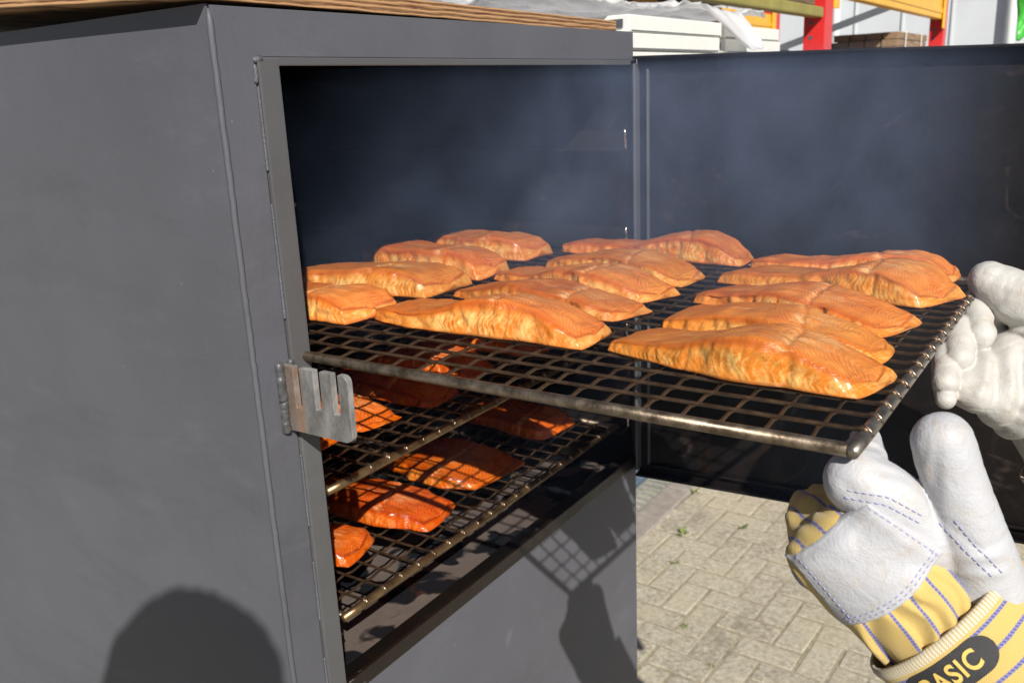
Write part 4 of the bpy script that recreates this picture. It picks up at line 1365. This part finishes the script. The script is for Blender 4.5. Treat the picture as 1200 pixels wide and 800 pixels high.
for k in range(5):
    off = rs.uniform(-.008, .008)
    panel(1.018 + off, 1.50 + off, .15 + rs.uniform(-.004, .004), .93, TRZ + .0225 + k * .0330, .0318, 'white panel nearest the smoker, %s in its stack, under crumpled film' % NAMES[k])
for k in range(5):
    off = rs.uniform(-.010, .010)
    panel(1.56 + off, 1.975 + off, .16 + rs.uniform(-.004, .004), .93, TRZ + .0225 + k * .0330, .0318, 'white panel in the stack towards the red upright, %s of its stack' % NAMES[k])
def film():
    nx, ny = 120, 70
    u, v = np.meshgrid(np.linspace(0, 1, nx), np.linspace(0, 1, ny), indexing='ij')
    X = .90 + u * 1.0; Y = .12 + v * .7
    # drape: a tail hangs over the front edge
    P = np.stack([X, Y, 0 * X], -1)
    rid = 1 - np.abs(vn(P, 9, 2)); rid2 = 1 - np.abs(vn(P, 21, 5))
    Zf = 1.697 + .030 * rid + .012 * rid2 + .02 * smooth(.2, .6, v)
    tail = smooth(.58, .63, u) * smooth(.80, .73, u)
    hang = smooth(.10, .0, v)
    Yd = Y + .0
    Zf = Zf - tail * smooth(.12, .0, v) * .085
    Yd = Yd - tail * smooth(.12, .02, v) * .02 + (1 - tail) * smooth(.1, 0, v) * .055
    Yd = Yd + (vn(P, 14, 9) * .012)
    Xs = X + vn(P, 12, 12) * .015
    # lift over the second stack, which is lower
    V = np.stack([Xs, Yd, Zf], -1).reshape(-1, 3)
    idx = np.arange(nx * ny).reshape(nx, ny)
    F = np.stack([idx[:-1, :-1], idx[1:, :-1], idx[1:, 1:], idx[:-1, 1:]], -1).reshape(-1, 4)
    c = V.mean(0)
    o = np_mesh('plastic_film', V - c, F, FILM, None); o.location = c
    md = o.modifiers.new('thickness', 'SOLIDIFY'); md.thickness = .0012
    tag(o, 'crumpled translucent plastic film draped over the white panels', 'film')
film()
# timber bundle
tb_ = thing('timber_bundle', 'bundle of brown planks strapped together on the racking', 'planks', B3(4.3, .32, 1.6235)); tb_.scale = (BS, BS, BS)
for i in range(4):
    for j in range(5):
        x1 = rng.uniform(.02, .06)
        if i == 3 and j > 3: continue
        box('plank', x1, .85 - rng.uniform(0, .05), .005 + j * .078, .005 + j * .078 + .072, i * .036, i * .036 + .033, WOOD, tb_, .002)
for x in (.2, .62): box('strap', x, x + .016, -.002, .40, .145, .1465, WHITE_PVC, tb_, .0004); box('strap', x, x + .016, -.0035, -.0015, 0, .146, WHITE_PVC, tb_, .0004)
# dark grey pipes lying behind
gp = thing('pipe_bundle', 'dark grey pipes lying behind the white panels', 'pipes', B3(3.0, .75, 1.6235)); gp.scale = (BS, BS, BS)
for k in range(4):
    tube('pipe', [(0, .05 + (k % 2) * .05, .021 + (k // 2) * .042), (1.1, .05 + (k % 2) * .05, .021 + (k // 2) * .042)], .0205, DGREY, gp, 12)
# hall wall with vertical cladding
hw = thing('warehouse_wall', 'pale grey clad warehouse wall far behind the racking', 'building', (10.5, 0, GZ))
for k in range(26):
    y = -3 + k * .5
    box('cladding_panel', 0, .06, y + .004, y + .496, 0, 6, WALL, hw, .006)
    box('seam_rib', -.018, -.0005, y - .012, y + .012, 0, 6, WALL, hw, .003)
box('wall_core', .062, .2, -3.2, 10.2, 0, 5.99, WALL, hw)
for y in (.43, 2.2):
    tube('downpipe', [(-.09, y, 0), (-.09, y, 5.9)], .045, PIPE, hw, 14)
# scrap of green plastic hanging at the right
def green():
    nx, ny = 24, 24
    u, v = np.meshgrid(np.linspace(0, 1, nx), np.linspace(0, 1, ny), indexing='ij')
    P = np.stack([u, v, 0 * u], -1)
    Y = -.31 + (u - .5) * .28 * (1 - .5 * v) + .05 * v; Zg = 1.985 - v * .23 - .07 * np.abs(np.sin(u * 5)) * v
    X = 4.4 + vn(P, 3, 3) * .06 + vn(P, 7, 5) * .02
    V = np.stack([X, Y, Zg], -1).reshape(-1, 3)
    idx = np.arange(nx * ny).reshape(nx, ny)
    F = np.stack([idx[:-1, :-1], idx[1:, :-1], idx[1:, 1:], idx[:-1, 1:]], -1).reshape(-1, 4)
    t = thing('green_flag', 'scrap of bright green plastic hanging from a pole by the wall', 'flag', (4.4, -.36, GZ))
    o = np_mesh('cloth', V - np.array([4.4, -.36, GZ]), F, GREEN, t)
    md = o.modifiers.new('thickness', 'SOLIDIFY'); md.thickness = .002
    tube('pole', [(0, -.16, 0), (0, -.16, 2.15 - GZ)], .014, DGREY, t, 10)
    tube('arm', [(0, -.16, 2.08 - GZ), (0, .16, 2.08 - GZ)], .008, DGREY, t, 10)
green()

# ------------------------------------------------------------------ photographer (behind the camera; throws the shadow on the side panel)
PHH = Vector((-.069, .200, .828)) - SUN * 1.50
def photographer():
    hx, hy, hz = PHH
    f = Vector((FW.x, FW.y, 0)).normalized(); s = Vector((f.y, -f.x, 0))
    def B(a, b, z): p = Vector((hx, hy, 0)) + f * a + s * b; return (p.x, p.y, z)
    t = thing('person', 'person in dark jacket holding a phone in front of the smoker', 'person', B(-.06, 0, GZ))
    t0 = np.array(t.location)
    c = lambda pts: [(*B(a, b, z), r) for a, b, z, r in pts]
    head = c([(0, 0, hz + .035, .092), (.012, 0, hz - .06, .066)])
    nose = c([(.085, 0, hz - .0, .012), (.102, 0, hz - .025, .014)])
    ears = [c([(-.005, q, hz + .0, .016), (-.01, q * 1.06, hz - .03, .012)]) for q in (.09, -.09)]
    neck = c([(-.02, 0, hz - .09, .058), (-.05, 0, hz - .18, .066)])
    torso = [c([(-.06, q, hz - .26, .105), (-.06, q * .75, hz - .62, .105), (-.05, q * .8, hz - .80, .115)]) for q in (.09, -.09)]
    legs = [c([(-.05, q, hz - .85, .10), (-.03, q, hz - 1.45, .075), (-.06, q, GZ + .10, .05), (.06, q * 1.15, GZ + .045, .042)]) for q in (.10, -.10)]
    ph = Vector(CAM) - FW * .06 - UP * .03
    arms = []
    for q in (.19, -.19):
        side = 1 if q > 0 else -1
        wristp = ph + RT * (.10 * side) - UP * .04 - FW * .05
        el = Vector(B(-.05, q * 1.5, hz - .50))
        arms.append([(*B(-.06, q, hz - .25), .068), (*el, .052), (*wristp, .036)])
    hands = []
    for side in (1, -1):
        wp = ph + RT * (.10 * side) - UP * .04 - FW * .05; kp = ph + RT * (.078 * side) - UP * .02
        hands.append([(*wp, .03), (*kp, .026)])
        for k in range(4):
            q = kp - UP * (.018 * k - .02)
            hands.append([(*q, .011), (*(q + FW * .03 - RT * .006 * side), .010), (*(q + FW * .036 - RT * .030 * side - FW * .012), .008)])
        hands.append([(*kp, .013), (*(kp - FW * .022 - RT * .03 * side + UP * .012), .009)])
    def sd(P):
        d = chain_d(P, head, .02)
        d = smin(d, chain_d(P, nose, .01), .012)
        for e in ears: d = smin(d, chain_d(P, e, .01), .006)
        d = smin(d, chain_d(P, neck, .02), .02)
        q = None
        for tt in torso + legs:
            e = chain_d(P, tt, .03); q = e if q is None else smin(q, e, .05)
        for tt in arms: q = smin(q, chain_d(P, tt, .02), .03)
        d = smin(d, q, .02)
        for tt in hands: d = smin(d, chain_d(P, tt, .006), .006)
        return d
    lo = np.array([hx, hy, GZ - .01]) - np.array([.42, .42, 0]); hi = np.array([hx + .45, hy + .42, hz + .16])
    V, F = surface_nets(sd, lo, hi, .012)
    o = np_mesh('body', V - t0, F, [SKIN, CLOTH, TROUS], t)
    hp = [np.array(ph + RT * (.10 * q) - UP * .04 - FW * .05) for q in (1, -1)]
    cen_ = np.array([p.center for p in o.data.polygons]) + t0
    dh = np.minimum(*[np.linalg.norm(cen_ - q, axis=1) for q in hp])
    mi = np.where(cen_[:, 2] < hz - .82, 2, np.where((cen_[:, 2] > hz - .15) | (dh < .06), 0, 1))
    near_hand = np.linalg.norm(cen_ - np.array(ph), axis=1) < .13
    mi = np.where(near_hand, 0, mi)
    o.data.polygons.foreach_set('material_index', mi.astype(np.int32))
    # hair: tousled cap
    def sdh(P):
        d = cone_d(P, B(-.022, 0, hz + .045), B(-.03, 0, hz - .05), .134, .128)
        cut = -(((P - np.array(B(.055, 0, hz + .0))) @ np.array(f)) * -1)
        d = np.maximum(d, ((P - np.array(B(.05, 0, hz + .03))) @ np.array((f * .8 + Vector((0, 0, -.6))))))
        return d - np.abs(vn(P, 34, 3)) * .007 - vn(P, 80, 5) * .003
    V, F = surface_nets(sdh, np.array([hx - .2, hy - .2, hz - .2]), np.array([hx + .2, hy + .2, hz + .22]), .007)
    np_mesh('hair', V - t0, F, HAIR, t)
    for q in (.034, -.034):
        bm = bmesh.new(); bmesh.ops.create_uvsphere(bm, u_segments=12, v_segments=8, radius=.012)
        e = link('eye', to_mesh(bm, 'eye'), WHITE_PVC, t, Vector(B(.082, q, hz + .012)) - t.location, True)
    ph_o = bpy.data.objects.new('smartphone', None)
    bm = bmesh.new(); bm_box(bm, -.078, .078, -.037, .037, -.004, .004, .0035, 3)
    pho = link('smartphone', to_mesh(bm, 'smartphone'), PHONE)
    M4 = BASIS.to_4x4(); M4.translation = CAM - FW * .022 - UP * .02 + RT * .0
    pho.matrix_world = M4
    bpy.data.objects.remove(ph_o)
    tag(pho, 'black smartphone held up by the person in front of the smoker', 'phone')
photographer()

# ------------------------------------------------------------------ smoke drifting from the opening
def smoke():
    x0, x1, y0, y1, z0, z1 = .005, .7255, -.62, .90, 1.02, 1.589
    bm = bmesh.new(); bm_box(bm, x0, x1, y0, y1, z0, z1, .02, 2)
    me = to_mesh(bm, 'smoke')
    m = Mat('drifting_smoke')
    c = m.coord()
    n1 = m.noise(m.coord(scale=(1, 1, .7), rot=(.5, .2, .3)), 5.2, 5, .62, 1.8)
    n2 = m.noise(c, 11, 3, .6, .6)
    pos = m.n('ShaderNodeSeparateXYZ'); m.l(c, pos.inputs[0])
    def mr(sock, a, b, lo, hi):
        nd = m.n('ShaderNodeMapRange', interpolation_type='SMOOTHSTEP')
        m.l(sock, nd.inputs[0])
        for k, v in zip((1, 2, 3, 4), (a, b, lo, hi)): nd.inputs[k].default_value = v
        return nd.outputs[0]
    zf = m.math('MULTIPLY', mr(pos.outputs[2], 1.28, 1.40, .10, 1), mr(pos.outputs[2], 1.57, 1.589, 1, .55))
    yf = m.math('MULTIPLY', mr(pos.outputs[1], -.615, -.40, 0, 1), mr(pos.outputs[1], .6, .88, 1, 0))
    xf = m.math('MULTIPLY', mr(pos.outputs[0], .02, .35, .22, 1), 1.0)
    nn = m.math('MULTIPLY', m.math('SUBTRACT', m.math('ADD', m.math('MULTIPLY', n1, 1.0), m.math('MULTIPLY', n2, .5)), .66, True), 4.2)
    nn = m.math('ADD', nn, .26)
    den = m.math('MULTIPLY', m.math('MULTIPLY', zf, yf), m.math('MULTIPLY', xf, nn))
    den = m.math('MULTIPLY', den, SMOKE_D)
    v = m.n('ShaderNodeVolumePrincipled')
    v.inputs['Color'].default_value = (.52, .66, 1.0, 1)
    v.inputs['Anisotropy'].default_value = 0.0
    m.l(den, v.inputs['Density'])
    m.l(v.outputs[0], m.out.inputs['Volume'])
    o = link('smoke', me, m.m)
    o['kind'] = 'stuff'; o['label'] = 'thin bluish smoke drifting out of the open smoker'; o['category'] = 'smoke'
SMOKE_D = .64
smoke()
